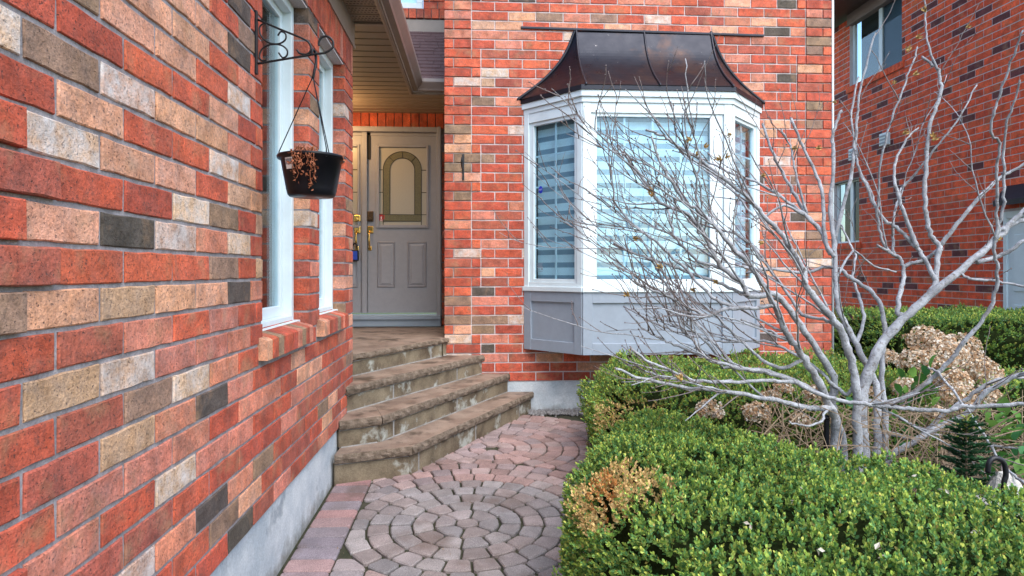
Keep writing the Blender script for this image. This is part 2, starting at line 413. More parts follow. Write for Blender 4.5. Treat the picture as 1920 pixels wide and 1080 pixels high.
def outA(P, rad_):
    cx, cy = sum(p[0] for p in P) / len(P), sum(p[1] for p in P) / len(P)
    dx, dy = cx - CA[0], cy - CA[1]; d = math.hypot(dx, dy)
    if d < rad_ - .02: return []
    n = (dx / d, dy / d); return clip(P, (CA[0] + n[0] * (rad_ + .004), CA[1] + n[1] * (rad_ + .004)), n)
RAR = .064 + .1155 * 8; RAL = .064 + .1155 * 5
GAP = .0044
for i in range(9):
    r0 = .06 + .118 * i
    for P in ringpav(CB, r0, r0 + .118, max(6, int(2 * math.pi * (r0 + .06) / .128)), R.uniform(0, 1)):
        P = outA(P, RAR)
        if len(P) > 2: P = trim(P)
        if len(P) > 2: pavers.append(P)
y = 1.6
while y < 4.5:                               # border course and the fill between it and the circle
    h = .118 + R.uniform(-.006, .012)
    pavers.append([(-.872, y + .004), (XB - .004, y + .004), (XB - .004, y + h - .004), (-.872, y + h - .004)])
    x = XB
    while x < .35:
        wd = .155
        P = [(x + .004, y + .004), (x + wd - .004, y + .004), (x + wd - .004, y + h - .004), (x + .004, y + h - .004)]
        cx, cy = x + wd / 2, y + h / 2
        if math.hypot(cx - CA[0], cy - CA[1]) < RAL - .15: x += wd; continue
        inR = math.hypot(cx - CA[0], cy - CA[1]) < RAR and not (cx < -.2 and cy < 3.95)
        if not inR:
            P = outA(P, RAL if cx < -.15 else RAR)
            if cy > 3.9 and P:
                d = math.hypot(cx - CB[0], cy - CB[1])
                if d < .06 + .118 * 9: P = []
            if len(P) > 2: pavers.append(P)
        x += wd
    y += h
def pav_geo(P, z0, hgt):
    n = len(P); 
    if parea(P) < .0006: return None
    cx, cy = sum(p[0] for p in P) / n, sum(p[1] for p in P) / n
    Q = []                                    # cut corners
    for i in range(n):
        a, b, c = P[i - 1], P[i], P[(i + 1) % n]
        la, lc = math.hypot(a[0] - b[0], a[1] - b[1]), math.hypot(c[0] - b[0], c[1] - b[1])
        if la < 1e-6 or lc < 1e-6: continue
        dot = ((a[0] - b[0]) * (c[0] - b[0]) + (a[1] - b[1]) * (c[1] - b[1])) / la / lc
        if dot < -.9: Q.append(b); continue
        q = .011
        Q.append((b[0] + (a[0] - b[0]) * min(q / la, .3), b[1] + (a[1] - b[1]) * min(q / la, .3)))
        Q.append((b[0] + (c[0] - b[0]) * min(q / lc, .3), b[1] + (c[1] - b[1]) * min(q / lc, .3)))
    m = len(Q)
    if m < 3: return None
    if sum(Q[i][0] * Q[(i + 1) % m][1] - Q[(i + 1) % m][0] * Q[i][1] for i in range(m)) < 0: Q = Q[::-1]
    tilt = (R.uniform(-.02, .02), R.uniform(-.02, .02)); dz = R.uniform(-.002, .003)
    vs = []
    for ring, (s, zz) in enumerate(((1, -.01), (1, hgt - .006), (.90, hgt))):
        for x, y_ in Q:
            X, Y = (x - cx) * s, (y_ - cy) * s; L = math.hypot(x - cx, y_ - cy)
            if ring == 2: X, Y = (x - cx) * (1 - .006 / max(L, .02)), (y_ - cy) * (1 - .006 / max(L, .02))
            vs.append((X, Y, gz(cy + Y) + zz + (dz + tilt[0] * X + tilt[1] * Y if ring else 0) - gz(cy)))
    fs = [(k * m + i, k * m + (i + 1) % m, (k + 1) * m + (i + 1) % m, (k + 1) * m + i) for k in range(2) for i in range(m)] + [list(range(2 * m, 3 * m))]
    return (cx, cy, gz(cy)), vs, fs
PC = [(.26, .205, .20), (.245, .21, .21), (.28, .205, .19), (.22, .195, .20), (.25, .185, .17), (.28, .235, .225)]
items = []
for P in pavers:
    g = pav_geo(P, 0, .016)
    if g:
        q = proj(g[0]); vis = q and -30 < q[0] < 1950 and q[1] < 1130
        items.append((-(parea(P) / q[2] ** 3 if vis else -1), g))
items.sort(key=lambda t: t[0]); mb = MB()
for k, (a, (c, vs, fs)) in enumerate(items):
    cc = R.choice(PC); j = R.uniform(.70, 1.02); col = (cc[0] * j, cc[1] * j, cc[2] * j, 0)
    if math.hypot(c[0] - CA[0], c[1] - CA[1]) < .66: gy = (col[0] + col[1] + col[2]) / 3; col = tuple(.6 * v + .4 * gy for v in col[:3]) + (0,)
    elif c[1] > 4: col = (col[0] * 1.14, col[1], col[2] * .98, 0)
    if c[0] < XB: q_ = R.choice(((1.05, .82, .84), (.86, .86, .98), (.95, .88, .92))); col = (col[0] * q_[0], col[1] * q_[1], col[2] * q_[2], 0)
    if k < 300 and a < 0:
        me = bpy.data.meshes.new('paver'); me.from_pydata(vs, [], fs); me.materials.append(M['paver']); me.update()
        o = link('paver', me); o.location = c; o.color = col; adopt(o, path)
    else: mb.add([(v[0] + c[0], v[1] + c[1], v[2] + c[2]) for v in vs], fs, 0, col)
if mb.v: mb.build('paver_field', M['paver_far'], path, kind='stuff')

# ------------------------------------------------------------------ left brick wall with two windows
LX = -.881; P_ = .0887; Z0 = .325
W1, W2, LEND = (2.688, 3.406), (3.645, 4.327), 4.62
ZS, ZH = 1.035, 2.72
lw = thing('brick_wall', (LX - .1, 2.4, 0), 'red and buff brick wall along the left of the path with two tall white windows', 'wall')
wl = Wall(lw, (LX, 0, 0), rad(90), M['brick'], M['brick_far'], 1.0, .0100, .0070, .0112)
ROWS = {0: 'KSSSGRB', 1: 'RTDWPWR', 2: 'KRRWGRB', 3: 'RWTTSBT', 4: 'RTSSWTR', 5: 'WGWTTPR', 6: 'RRSSTRS', 7: 'RGTTSWR', 8: 'TTTTSPR', 9: 'RTTTTDR',
        10: 'RRTTSGR', 11: 'TRSTRDR', 12: 'RRTSRRR', -1: 'GTBTTDP', -2: 'RKPSPRR', -3: 'RBWPPPR', -4: 'RKGWPRR', -5: 'RKBPDPR', -6: 'RPPPRPR', -7: 'RPRWPPR',
        -8: 'RKKSRRR', -9: 'KDWPDPR', -10: 'RRRSGTR', -11: 'RKRRRDR'}
def cuts(lo, hi, js):
    c = [lo] + [j for j in js if lo + .035 < j < hi - .035] + [hi]
    return list(zip(c[:-1], c[1:]))
for row in range(0, 31):
    r = row - 11; z0 = Z0 + row * P_; z1 = z0 + P_
    base = 1.391 if r % 2 == 0 else 1.290
    js = [base + .2575 * k for k in range(-5, 14)]
    spans = [(.3, LEND)]
    if z0 > ZS - .02 and z0 < ZH - .01: spans = [(.3, W1[0]), (W1[1], W2[0]), (W2[1], LEND)]
    elif z0 >= ZH - .01: spans = [(.3, 2.43)]
    elif abs(z0 - (Z0 + 7 * P_)) < .02: spans = [(.3, 2.64), (3.40, 3.57), (4.28, LEND)]
    for lo, hi in spans:
        J = js
        if lo == .3 and hi == W1[0]: J = [j for j in js if j < 2.5] + ([2.609] if r % 2 == 0 else [2.55])
        for a, b in cuts(lo, hi, J):
            code = None
            if r in ROWS and b > 1.2 and b < 2.75:
                k = int(round((min(a, 2.6) - (base - .2575)) / .2575)); 
                if b > 2.62 and a > 2.5: k = 6
                code = ROWS[r][min(max(k, 0), 6)]
            elif b < 1.2: code = R.choice('RRRKP')
            elif r < 0: code = R.choice('RRRRKKKSPPPTGRRR')
            D = .1 if (abs(a - W1[1]) < .01 or abs(a - W2[1]) < .01 or abs(b - W2[0]) < .01 or abs(b - W1[0]) < .01) else .03
            quo = b <= base + .01 and a < 1.2 and (row // 5) % 2 == 0
            wl.brick(a, b, z0, z1, code, D, .012 if quo else 0)
yy = 2.43
while yy < LEND - .02:                        # soldier course over the windows
    y1 = min(yy + .0886, LEND); wl.brick(yy, y1, ZH, ZH + 3 * P_, R.choice('RRSKPR'), .1); yy = y1
wl.finish(300)
mb = MB(); fx = LX + .0015
for (a, b, z0, z1) in ((.3, W1[0] - .008, Z0, 3.09), (W1[0] - .008, LEND - .008, Z0, ZS - .06), (W1[1] + .008, W2[0] - .008, ZS - .06, ZH), (W2[1] + .008, LEND - .008, ZS - .06, ZH),
                       (W1[0] - .008, LEND - .008, ZH + .004, 3.09)):
    mb.box((fx - .10, a, z0), (fx, b, z1))
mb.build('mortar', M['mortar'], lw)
mb = MB()
mb.box((LX - .22, .3, -.1), (LX - .012, LEND + .05, Z0 - .001)); mb.build('foundation', M['concrete'], lw, bevel=.004)
mb = MB(); mb.box((LX - .012, -.5, 2.945), (LX + .012, LEND + .04, 3.125)); mb.box((LX + .004, -.5, 2.93), (LX + .017, LEND + .045, 2.955)); mb.build('frieze_board', M['taupe'], lw)
mb = MB(); mb.box((LX - .11, W1[0] - .1, ZH - .008), (LX - .004, W1[1] + .1, ZH + .002)); mb.box((LX - .11, W2[0] - .1, ZH - .008), (LX - .004, W2[1] + .1, ZH + .002)); mb.build('steel_lintel', M['mortar_pale'], lw)
for (y0, y1), ye in ((W1, 3.375), (W2, 4.285)):      # rowlock sill, window
    si = MB(); si.box((LX - .09, y0 - .02, .985), (LX + .034, ye - .004, 1.04)); si = si.build('window_sill', M['mortar'], lw)
    yy = y0 - .055
    k = 0
    while yy < ye - .02:
        y2 = min(yy + .0735, ye); zt = 1.062; b = MB(); x1 = LX + .044 + R.uniform(-.003, .003)
        P = [(LX - .07, y, z) for y, z in ()]
        vs = [(LX - .075, yy + .003, .972), (x1, yy + .003, .972), (x1, yy + .003, zt - .012), (x1 - .012, yy + .003, zt - .004), (LX - .075, yy + .003, zt + .022)]
        vs += [(a, y2 - .003, c) for a, _, c in vs]
        b.add(vs, [(0, 1, 2, 3, 4), (9, 8, 7, 6, 5)] + [(i, 5 + i, 5 + (i + 1) % 5, (i + 1) % 5) for i in range(5)])
        o = b.build('brick', M['brick'], None); o.color = bcol('T' if k == 0 else R.choice('RRSRKRGP')); adopt(o, si); yy = y2; k += 1
    win = MB(); xo = LX - .068; zb, zt = 1.06, ZH - .01
    fw = .045
    for a, b_ in (((xo - .10, y0 + .004, zb), (xo, y0 + fw, zt)), ((xo - .10, y1 - fw, zb), (xo, y1 - .004, zt)), ((xo - .10, y0 + fw, zt - fw), (xo, y1 - fw, zt)), ((xo - .10, y0 + fw, zb), (xo, y1 - fw, zb + fw)),):
        win.box(a, b_)
    win.box((xo - .02, y0 + .004, zb - .012), (xo + .03, y1 + .05, zb + .02))
    wo = win.build('window', M['white'], lw, bevel=.004)
    s = MB(); ys0, ys1, z0, z1 = y0 + fw, y1 - fw, zb + fw, zt - fw; q = .038; xs = xo - .045
    for a, b_ in (((xs - .03, ys0, z0), (xs, ys0 + q, z1)), ((xs - .03, ys1 - q, z0), (xs, ys1, z1)), ((xs - .03, ys0 + q, z0), (xs, ys1 - q, z0 + q + .015)), ((xs - .03, ys0 + q, z1 - q), (xs, ys1 - q, z1))): s.box(a, b_)
    s.build('sash', M['white'], wo, bevel=.003)
    g = MB(); g.box((xs - .018, ys0 + q - .005, z0 + q), (xs - .012, ys1 - q + .005, z1 - q + .005)); g.build('pane', M['glass'], wo)
    c = MB(); N = 26
    for i in range(N):
        ya, yb = ys0 + (ys1 - ys0) * i / N, ys0 + (ys1 - ys0) * (i + 1) / N
        xa, xb = xs - .12 + .018 * math.sin(i * 1.3), xs - .12 + .018 * math.sin((i + 1) * 1.3)
        f = .30 + .45 * i / N if False else 1
        c.add([(xa, ya, z0), (xb, yb, z0), (xb, yb, z0 + 1.05 - .35 * abs(i / N - .3)), (xa, ya, z0 + 1.05 - .35 * abs(i / N - .3))], [(0, 1, 2, 3)])
    c.build('curtain', M['curtain'], wo, smooth=True)
    rm = MB(); rm.box((xs - 1.0, y0 - .15, zb - .1), (xs - .2, y1 + .15, zt + .1)); rm.build('dark_room', M['room'], wo)

# ------------------------------------------------------------------ scroll bracket and hanging basket
BY = 2.595; DZ = 2.54
def bp(x, y, off=0):                          # bracket drawing (zoomed photo units) to the plane square to the wall
    px, py = 460 + x / 3.2725, y / 3.2725
    return Vector((LX + .012 + (px - 474.5) * DZ / F, BY + off, CZ - (py - 508) * DZ / F))
br = thing('wall_bracket', bp(48, 455), 'black wrought iron scroll bracket fixed to the left brick wall beside the first window', 'bracket')
mb = MB(); a, b = bp(48, 65), bp(48, 455); mb.box((LX + .004, BY - .009, b.z), (LX + .016, BY + .009, a.z)); mb.build('mounting_bar', M['iron'], br, bevel=.002)
def iron(name, pts, r):
    mb = MB(); mb.tube(catmull([bp(*p) for p in pts], 6), r, 8); mb.build(name, M['iron'], br, smooth=True)
iron('top_arm', [(55, 120), (200, 180), (330, 232), (368, 262), (376, 300), (350, 326), (310, 322), (290, 300)], .0042)
iron('lower_arm', [(55, 390), (200, 362), (400, 325), (460, 315), (505, 285), (510, 245), (480, 215), (442, 220), (425, 250), (424, 272)], .0046)
iron('scroll', [(108, 190), (105, 150), (85, 145), (65, 170), (75, 220), (120, 260), (180, 265), (220, 240), (222, 205), (195, 190), (175, 215)], .0034)
iron('scroll', [(108, 335), (105, 365), (80, 370), (65, 345), (80, 300), (130, 272), (190, 272), (230, 300), (230, 335), (205, 350), (180, 320)], .0034)
pc = at(576, 292, DZ); hk = bp(388, 318)
pc = Vector((hk.x - .005, BY, 1.788))
hb = thing('hanging_basket', (pc.x, pc.y, pc.z - .16), 'black plastic hanging pot with dried brown plant, hung from the scroll bracket', 'hanging basket')
mb = MB()
mb.lathe([(.0, -.158), (.085, -.158), (.092, -.150), (.097, -.13), (.118, -.012), (.130, -.010), (.133, -.002), (.130, .004), (.120, .004), (.112, -.02), (.09, -.13), (.0, -.13)], pc, 40)
mb.build('pot', M['blackplastic'], hb, smooth=True)
mb = MB(); mb.lathe([(.0, -.025), (.112, -.025)], pc, 24); mb.build('potting_soil', M['soil'], hb)
mb = MB(); top = bp(386, 475)
top = Vector((hk.x, BY, top.z))
mb.tube(catmull([Vector((hk.x - .004, BY - .009, hk.z - .012)), Vector((hk.x, BY - .006, hk.z + .010)), Vector((hk.x + .006, BY + .008, hk.z + .006)), Vector((hk.x + .010, BY + .009, hk.z - .03)), Vector((hk.x + .006, BY, hk.z - .07)), top], 5), .0055, 8)
mb.build('hook', M['blackplastic'], hb, smooth=True)
for ang in (188, 310, 68):
    e = pc + Vector((.124 * math.cos(rad(ang)), .124 * math.sin(rad(ang)), .0))
    mb = MB(); mb.tube([top + Vector((0, 0, .008)), e + Vector((0, 0, .018)), e + Vector((0, 0, -.012))], [.0022, .0022, .004], 6); mb.build('hanger_wire', M['blackplastic'], hb)
def potpt(deg, z, out_=.002):
    r = .097 + (.118 - .097) * (z + .13) / .118 + out_
    return Vector((pc.x + r * math.cos(rad(deg)), pc.y + r * math.sin(rad(deg)), pc.z + z))
def decal(d0, d1, z0, z1, out_, m, name, n=4, par=None):
    mb = MB(); vs = [potpt(d0 + (d1 - d0) * i / n, z, out_) for i in range(n + 1) for z in (z0, z1)]
    mb.add(vs, [(2 * i, 2 * i + 2, 2 * i + 3, 2 * i + 1) for i in range(n)]); return mb.build(name, m, par or hb)
lb = decal(228, 247, -.060, -.017, .0015, M['label'], 'barcode_label')
mb = MB(); d = 230
while d < 245:
    wd = R.choice((.5, .8, 1.3)); vs = [potpt(d + a_, z, .0022) for a_, z in ((0, -.043), (wd, -.043), (wd, -.022), (0, -.022))]; mb.add(vs, [(0, 1, 2, 3)]); d += wd + R.choice((.5, .9))
mb.build('barcode', M['ink'], lb)
mb = MB()                                     # dried trailing plant
def dryleaf(mb, p, s):
    d = Vector((R.uniform(-1, 1), R.uniform(-1, 1), R.uniform(-1, .6))).normalized(); n = d.orthogonal().normalized(); n = Matrix.Rotation(R.uniform(0, 6.28), 3, d) @ n
    b = d.cross(n); mb.add([p, p + d * s * .4 + n * s * .3 + b * s * .1, p + d * s, p + d * s * .5 - n * s * .28 + b * s * .15], [(0, 1, 2), (0, 2, 3)])
for ang, ln in ((252, .075), (258, .10), (268, .06), (282, .13), (288, .10), (262, .03), (275, .04)):
    P = [pc + Vector((.02, 0, -.02)), potpt(ang, .012, -.012) + Vector((0, 0, .01)), potpt(ang + R.uniform(-2, 2), -.01, .016)]
    z = -.01
    while z > -ln: z -= .018; P.append(potpt(ang + R.uniform(-3, 3), z, .012 + R.uniform(0, .006)))
    mb.tube(P, .0014, 5)
    for p in P[1:]:
        for _ in range(4): dryleaf(mb, p + Vector([R.uniform(-.01, .01) for _ in range(3)]), R.uniform(.009, .019))
for _ in range(22): dryleaf(mb, pc + Vector((R.uniform(-.05, .03), R.uniform(-.11, -.05), R.uniform(0, .018))), R.uniform(.012, .022))
for _ in range(6): dryleaf(mb, pc + Vector((.128, -.03, R.uniform(-.02, .005))), .022)
mb.build('dried_plant', M['dry'], hb, kind='stuff')

# ------------------------------------------------------------------ front brick wall
FY = 6.0; FX0, FX1 = -.296, 3.43; FZ = .297; FP = .089
fw_ = thing('brick_wall', (1.5, FY + .1, 0), 'front facing brick wall with toothed corners, behind the bay window', 'wall')
wf = Wall(fw_, (0, FY, 0), 0, M['brick'], M['brick_far'], 1.0, .0105, .006)
BX0, BX1, BZ0, BZ1 = .50, 2.67, .64, 2.86
for row in range(0, 47):
    z0 = FZ + row * FP; z1 = z0 + FP
    long_ = (row // 5) % 2 == 0; qw = .345 if long_ else .257
    al = row % 2
    L = ([FX0, FX0 + .09, FX0 + .345] if al else [FX0, FX0 + .257, FX0 + .345]) if long_ else ([FX0, FX0 + .09, FX0 + .257] if al else [FX0, FX0 + .257])
    Rr = [FX1 - (x - FX0) for x in L][::-1]
    for a, b in list(zip(L[:-1], L[1:])) + list(zip(Rr[:-1], Rr[1:])):
        wf.brick(a, b, z0, z1, R.choice('RRRSSKPTWRG') if b - a > .1 else R.choice('RSSRK'), .08, .009)
    js = [FX0 + .345 + (.13 if al else .257) + .2585 * k for k in range(20)]
    lo, hi = L[-1], Rr[0]
    spans = [(lo, hi)]
    if BZ0 < z0 and z1 < BZ1: spans = [(lo, BX0), (BX1, hi)]
    for s_ in spans:
        for a, b in cuts(s_[0], s_[1], js): wf.brick(a, b, z0, z1)
wf.finish(300)
mb = MB(); HX0, HX1, HZ0, HZ1 = .515, 2.655, .70, 2.80
for a in ((FX0 + .008, HX0, FZ, 5.6), (HX1, FX1 - .008, FZ, 5.6), (HX0, HX1, FZ, HZ0), (HX0, HX1, HZ1, 5.6)): mb.box((a[0], FY + .0015, a[2]), (a[1], FY + .12, a[3]))
mb.build('mortar', M['mortar_pale'], fw_)
mb = MB(); mb.box((FX0 - .05, FY + .005, -.1), (FX1, FY + .2, FZ - .001)); mb.build('foundation', M['concrete'], fw_, bevel=.003)
mb = MB(); mb.box((FX0 + .008, FY + .12, 0), (FX0 + .10, 7.9, 5.6)); mb.box((FX1 - .10, FY + .12, 0), (FX1 - .008, 11, 5.6)); mb.build('side_wall', M['mortar'], fw_)
# slim pale rod up the right corner
mb = MB(); mb.tube([(FX1 + .012, FY - .004, .25), (FX1 + .012, FY - .004, 5.5)], .011, 10)
tag(mb.build('rod', M['white'], smooth=True), 'slim pale rod running up the right corner of the front brick wall', 'rod')
# little iron hook on the wall
hp = at(868.5, 313, 5.97)
ho = thing('wall_hook', (hp.x, FY - .012, hp.z - .12), 'short black iron plant hook on the front wall between porch and bay window', 'hook')
mb = MB(); mb.box((hp.x - .010, FY - .022, hp.z - .125), (hp.x + .010, FY - .010, hp.z + .12)); mb.build('mounting_bar', M['iron'], ho, bevel=.003)
mb = MB(); mb.tube(catmull([(hp.x, FY - .02, hp.z - .02), (hp.x - .01, FY - .09, hp.z - .02), (hp.x - .014, FY - .15, hp.z + .01), (hp.x - .012, FY - .16, hp.z + .05), (hp.x - .01, FY - .13, hp.z + .07)], 5), .006, 7); mb.build('hook_arm', M['iron'], ho, smooth=True)

# ------------------------------------------------------------------ bay window
bay = thing('bay_window', (1.585, 5.7, .6), 'white three sided bay window with striped blinds, grey panels and dark copper roof', 'bay window')
A, B, C, D = Vector((.46, 6.0, 0)), Vector((.926, 5.51, 0)), Vector((2.245, 5.51, 0)), Vector((2.71, 6.0, 0))
ZP0, ZP1, ZG0, ZG1, ZT = .604, 1.150, 1.262, 2.68, 2.80
poly = [(.46, 6.01), (.926, 5.51), (2.245, 5.51), (2.71, 6.01)]
def inset(o): return [(.46 - o * .99 * 1, 6.006), (.926 - o * .42, 5.51 - o), (2.245 + o * .42, 5.51 - o), (2.71 + o * .99, 6.006)]
mb = MB(); mb.prism(inset(-.03), ZP0 + .01, ZP1); mb.build('base', M['greypaint'], bay)
faces = [(A, B, 'l'), (B, C, 'f'), (C, D, 'r')]
for P, Q, nm in faces:
    e = (Q - P); Ln = e.length; e.normalize(); n = Vector((e.y, -e.x, 0))          # outward
    def ob(mb, u0, u1, z0, z1, d0, d1, mi=0, P=P, e=e, n=n): mb.obox(P + e * u0 + n * d0 + Vector((0, 0, z0)), e * (u1 - u0), n * (d1 - d0), (0, 0, z1 - z0), mi)
    # grey panel: face sheet with raised stiles and rails
    mb = MB(); ob(mb, .01, Ln - .01, ZP0 + .004, ZP1 - .001, -.03, -.006); sw, rt, rb = .085, .095, .10
    ob(mb, 0, sw, ZP0, ZP1, -.03, .014); ob(mb, Ln - sw, Ln, ZP0, ZP1, -.03, .014); ob(mb, sw, Ln - sw, ZP1 - rt, ZP1, -.03, .012); ob(mb, sw, Ln - sw, ZP0, ZP0 + rb, -.03, .012)
    mb.build('panel', M['greypaint'], bay, bevel=.003)
    # window frame
    mb = MB(); fs = .055 if nm != 'f' else .07
    ob(mb, .0, fs, ZP1 + .04, ZT, -.05, .012); ob(mb, Ln - fs, Ln, ZP1 + .04, ZT, -.05, .012)
    ob(mb, fs, Ln - fs, ZP1 + .04, ZG0 - .03, -.05, .008); ob(mb, fs, Ln - fs, ZG1 + .03, ZT, -.05, .008)
    ob(mb, -.006, Ln + .006, ZP1, ZP1 + .042, -.06, .028)
    wo = mb.build('window', M['white'], bay, bevel=.003)
    g0, g1 = (.105, Ln - .095) if nm != 'f' else (.125, Ln - .19)
    if nm == 'r': g0, g1 = .09, Ln - .105
    mb = MB(); q = .045
    for a in ((fs, g0, ZG0 - .03, ZG1 + .03), (g1, Ln - fs, ZG0 - .03, ZG1 + .03), (g0, g1, ZG0 - .03, ZG0), (g0, g1, ZG1, ZG1 + .03)): ob(mb, *a, -.045, -.006)
    mb.build('sash', M['white'], wo, bevel=.003)
    mb = MB(); ob(mb, g0 - .003, g1 + .003, ZG0 - .003, ZG1 + .003, -.034, -.029); mb.build('pane', M['glass'], wo)
    mb = MB(); nc = 2 if nm != 'f' else 4
    for i in range(1, nc): u = g0 + (g1 - g0) * i / nc; ob(mb, u - .009, u + .009, ZG0, ZG1, -.047, -.037)
    for i in range(1, 5): z = ZG0 + (ZG1 - ZG0) * i / 5; ob(mb, g0, g1, z - .007, z + .007, -.048, -.038)
    mb.build('muntins', M['muntin'], wo)
    mb = MB(); z = ZG1 - .02; k = 0; ph = {'l': .0, 'f': -.02, 'r': 0}[nm]
    b0, b1 = g0 + (-.02 if nm == 'l' else -.01), g1 + .01
    z = ZG1 + .02
    while z > ZG0 - .02:
        zz = max(z - (.047 if k % 2 == 0 else .070), ZG0 - .02); ob(mb, b0, b1, zz, z, -.093 - (.004 if k % 2 == 0 else 0), -.09, 1 if k % 2 == 0 else 0); z = zz; k += 1
    mb.build('striped_blind', [M['blindwhite'], M['blindsheer']], wo)
    if nm == 'l':
        st = P + e * (g0 + .07) + n * -.024; mb = MB(); zc = 2.085
        mb.add([st + e * (.026 * math.cos(rad(22.5 + 45 * k))) + Vector((0, 0, zc + .036 * math.sin(rad(22.5 + 45 * k)))) for k in range(8)], [list(range(8))])
        so = mb.build('alarm_sticker', M['bluesign'], wo)
        cu = bpy.data.curves.new('t', 'FONT'); cu.body = 'ADT'; cu.size = .022; cu.align_x = 'CENTER'; cu.align_y = 'CENTER'
        to = bpy.data.objects.new('t', cu); COL.objects.link(to); bpy.context.view_layer.update()
        me = bpy.data.meshes.new_from_object(to); bpy.data.objects.remove(to)
        me.transform(Matrix.Translation(st + n * .002 + Vector((0, 0, zc))) @ Matrix(((e.x, 0, n.x, 0), (e.y, 0, n.y, 0), (0, 1, 0, 0), (0, 0, 0, 1))))
        me.materials.clear(); me.materials.append(M['label']); link('lettering', me, wo)
        mb = MB(); st = P + e * (g0 + .045) + n * -.026
        for (u0, u1, z0, z1) in ((-.02, .05, 1.40, 1.404), (-.02, .04, 1.385, 1.391), (-.02, .05, 1.365, 1.375), (-.02, .02, 1.35, 1.354), (-.015, .05, 1.33, 1.334), (.03, .05, 1.345, 1.36)):
            mb.add([st + e * u0 + Vector((0, 0, z0)), st + e * u1 + Vector((0, 0, z0)), st + e * u1 + Vector((0, 0, z1)), st + e * u0 + Vector((0, 0, z1))], [(0, 1, 2, 3)])
        mb.build('small_sticker', M['greypaint'], wo)
mb = MB(); mb.box((.35, 6.45, .6), (2.82, 6.5, 3.0)); mb.box((.35, 6.121, .6), (.38, 6.45, 3.0)); mb.box((2.79, 6.121, .6), (2.82, 6.45, 3.0)); mb.box((.38, 6.121, 2.97), (2.79, 6.45, 3.0)); mb.box((.38, 6.121, .6), (2.79, 6.45, .63)); mb.build('interior', M['room'], bay)
mb = MB(); mb.prism(inset(.022), ZT, ZT + .045); mb.prism(inset(.040), ZT + .047, ZT + .098); mb.build('crown_moulding', M['white'], bay, bevel=.006)
mb = MB(); mb.prism(inset(-.02), ZT + .044, ZT + .05); mb.build('shadow_gap', M['darkgap'], bay)
mb = MB(); mb.prism(inset(.052), ZT + .100, ZT + .140); mb.build('drip_edge', M['blackmetal'], bay, bevel=.004)
RX0, RX1 = .947, 2.240
prof = [(.0, 3.618), (.03, 3.56), (.055, 3.49), (.10, 3.39), (.165, 3.29), (.255, 3.185), (.375, 3.075), (.535, 2.955), (.548, 2.938)]
prof = [(p.x, p.z) for p in catmull([(o, 0, z) for o, z in prof], 3)]
def rpts(o, z): return [Vector((RX0 - o, 6.004, z)), Vector((RX0, 6.004 - o, z)), Vector((RX1, 6.004 - o, z)), Vector((RX1 + o * .95, 6.004, z))]
RXM = (RX0 + RX1) / 2 + .0
for i, nm in ((0, 'l'), (1, 'f'), (2, 'f2'), (3, 'r')):
    mb = MB()
    for (o0, z0), (o1, z1) in zip(prof[:-1], prof[1:]):
        a, b = rpts(o0, z0), rpts(o1, z1)
        pa = [a[0], a[1], (a[1] + a[2]) / 2, a[2], a[3]]; pb = [b[0], b[1], (b[1] + b[2]) / 2, b[2], b[3]]
        mb.add([pa[i], pb[i], pb[i + 1], pa[i + 1]], [(0, 1, 2, 3)])
    mb.build('roof_sheet', M['copper'], bay, smooth=True)
for i, rr in ((0, .016), (1, .010), (4, .009), (2, .010), (3, .016)):
    P = []
    for o, z in prof:
        a = rpts(o, z); P.append((a[1] + a[2]) / 2 if i == 4 else a[i])
    mb = MB(); mb.tube([p + Vector((0, -.004, .003)) for p in P], rr, 7); mb.build('standing_seam', M['blackmetal'], bay, smooth=True)
fl = MB(); f0, f1 = at(977, 50, 5.99), at(1433, 66, 6.13)
fl.obox((f0.x, FY - .020, f0.z - .014), (f1.x - f0.x, 0, f1.z - f0.z), (0, .022, 0), (0, 0, .022)); fl.build('flashing', M['blackmetal'], bay, bevel=.003)

# ------------------------------------------------------------------ porch: back wall, double door, steps
DY = 7.19
def dx(px): return (px - 960) * .005974 + .4058
def dz(py): return CZ - (py - 508) * .005983
pw = thing('brick_wall', (-1.2, DY + .2, 0), 'shaded brick wall around the front door at the back of the porch', 'wall')
wp = Wall(pw, (0, DY + .06, 0), 0, M['brick'], M['brick_far'])
zl0 = dz(241); x = -2.3
while x < FX0 - .02: wp.brick(x, x + .0925, zl0, 3.16, R.choice('RRSKRR'), .06, 0); x += .0925
for row in range(0, 22):
    z0 = .72 + row * .089
    if z0 > zl0 - .05: break
    wp.brick(-.385, FX0 + .01, z0, z0 + .089, R.choice('RRKP'), .06)
wp.finish(60)
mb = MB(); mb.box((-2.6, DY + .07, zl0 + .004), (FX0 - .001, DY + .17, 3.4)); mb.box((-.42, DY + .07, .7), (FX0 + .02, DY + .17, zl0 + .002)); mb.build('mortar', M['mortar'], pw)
mb = MB(); mb.box((-2.6, 4.7, .0), (-2.5, DY + .1, 3.4)); mb.build('side_wall', M['mortar'], pw)

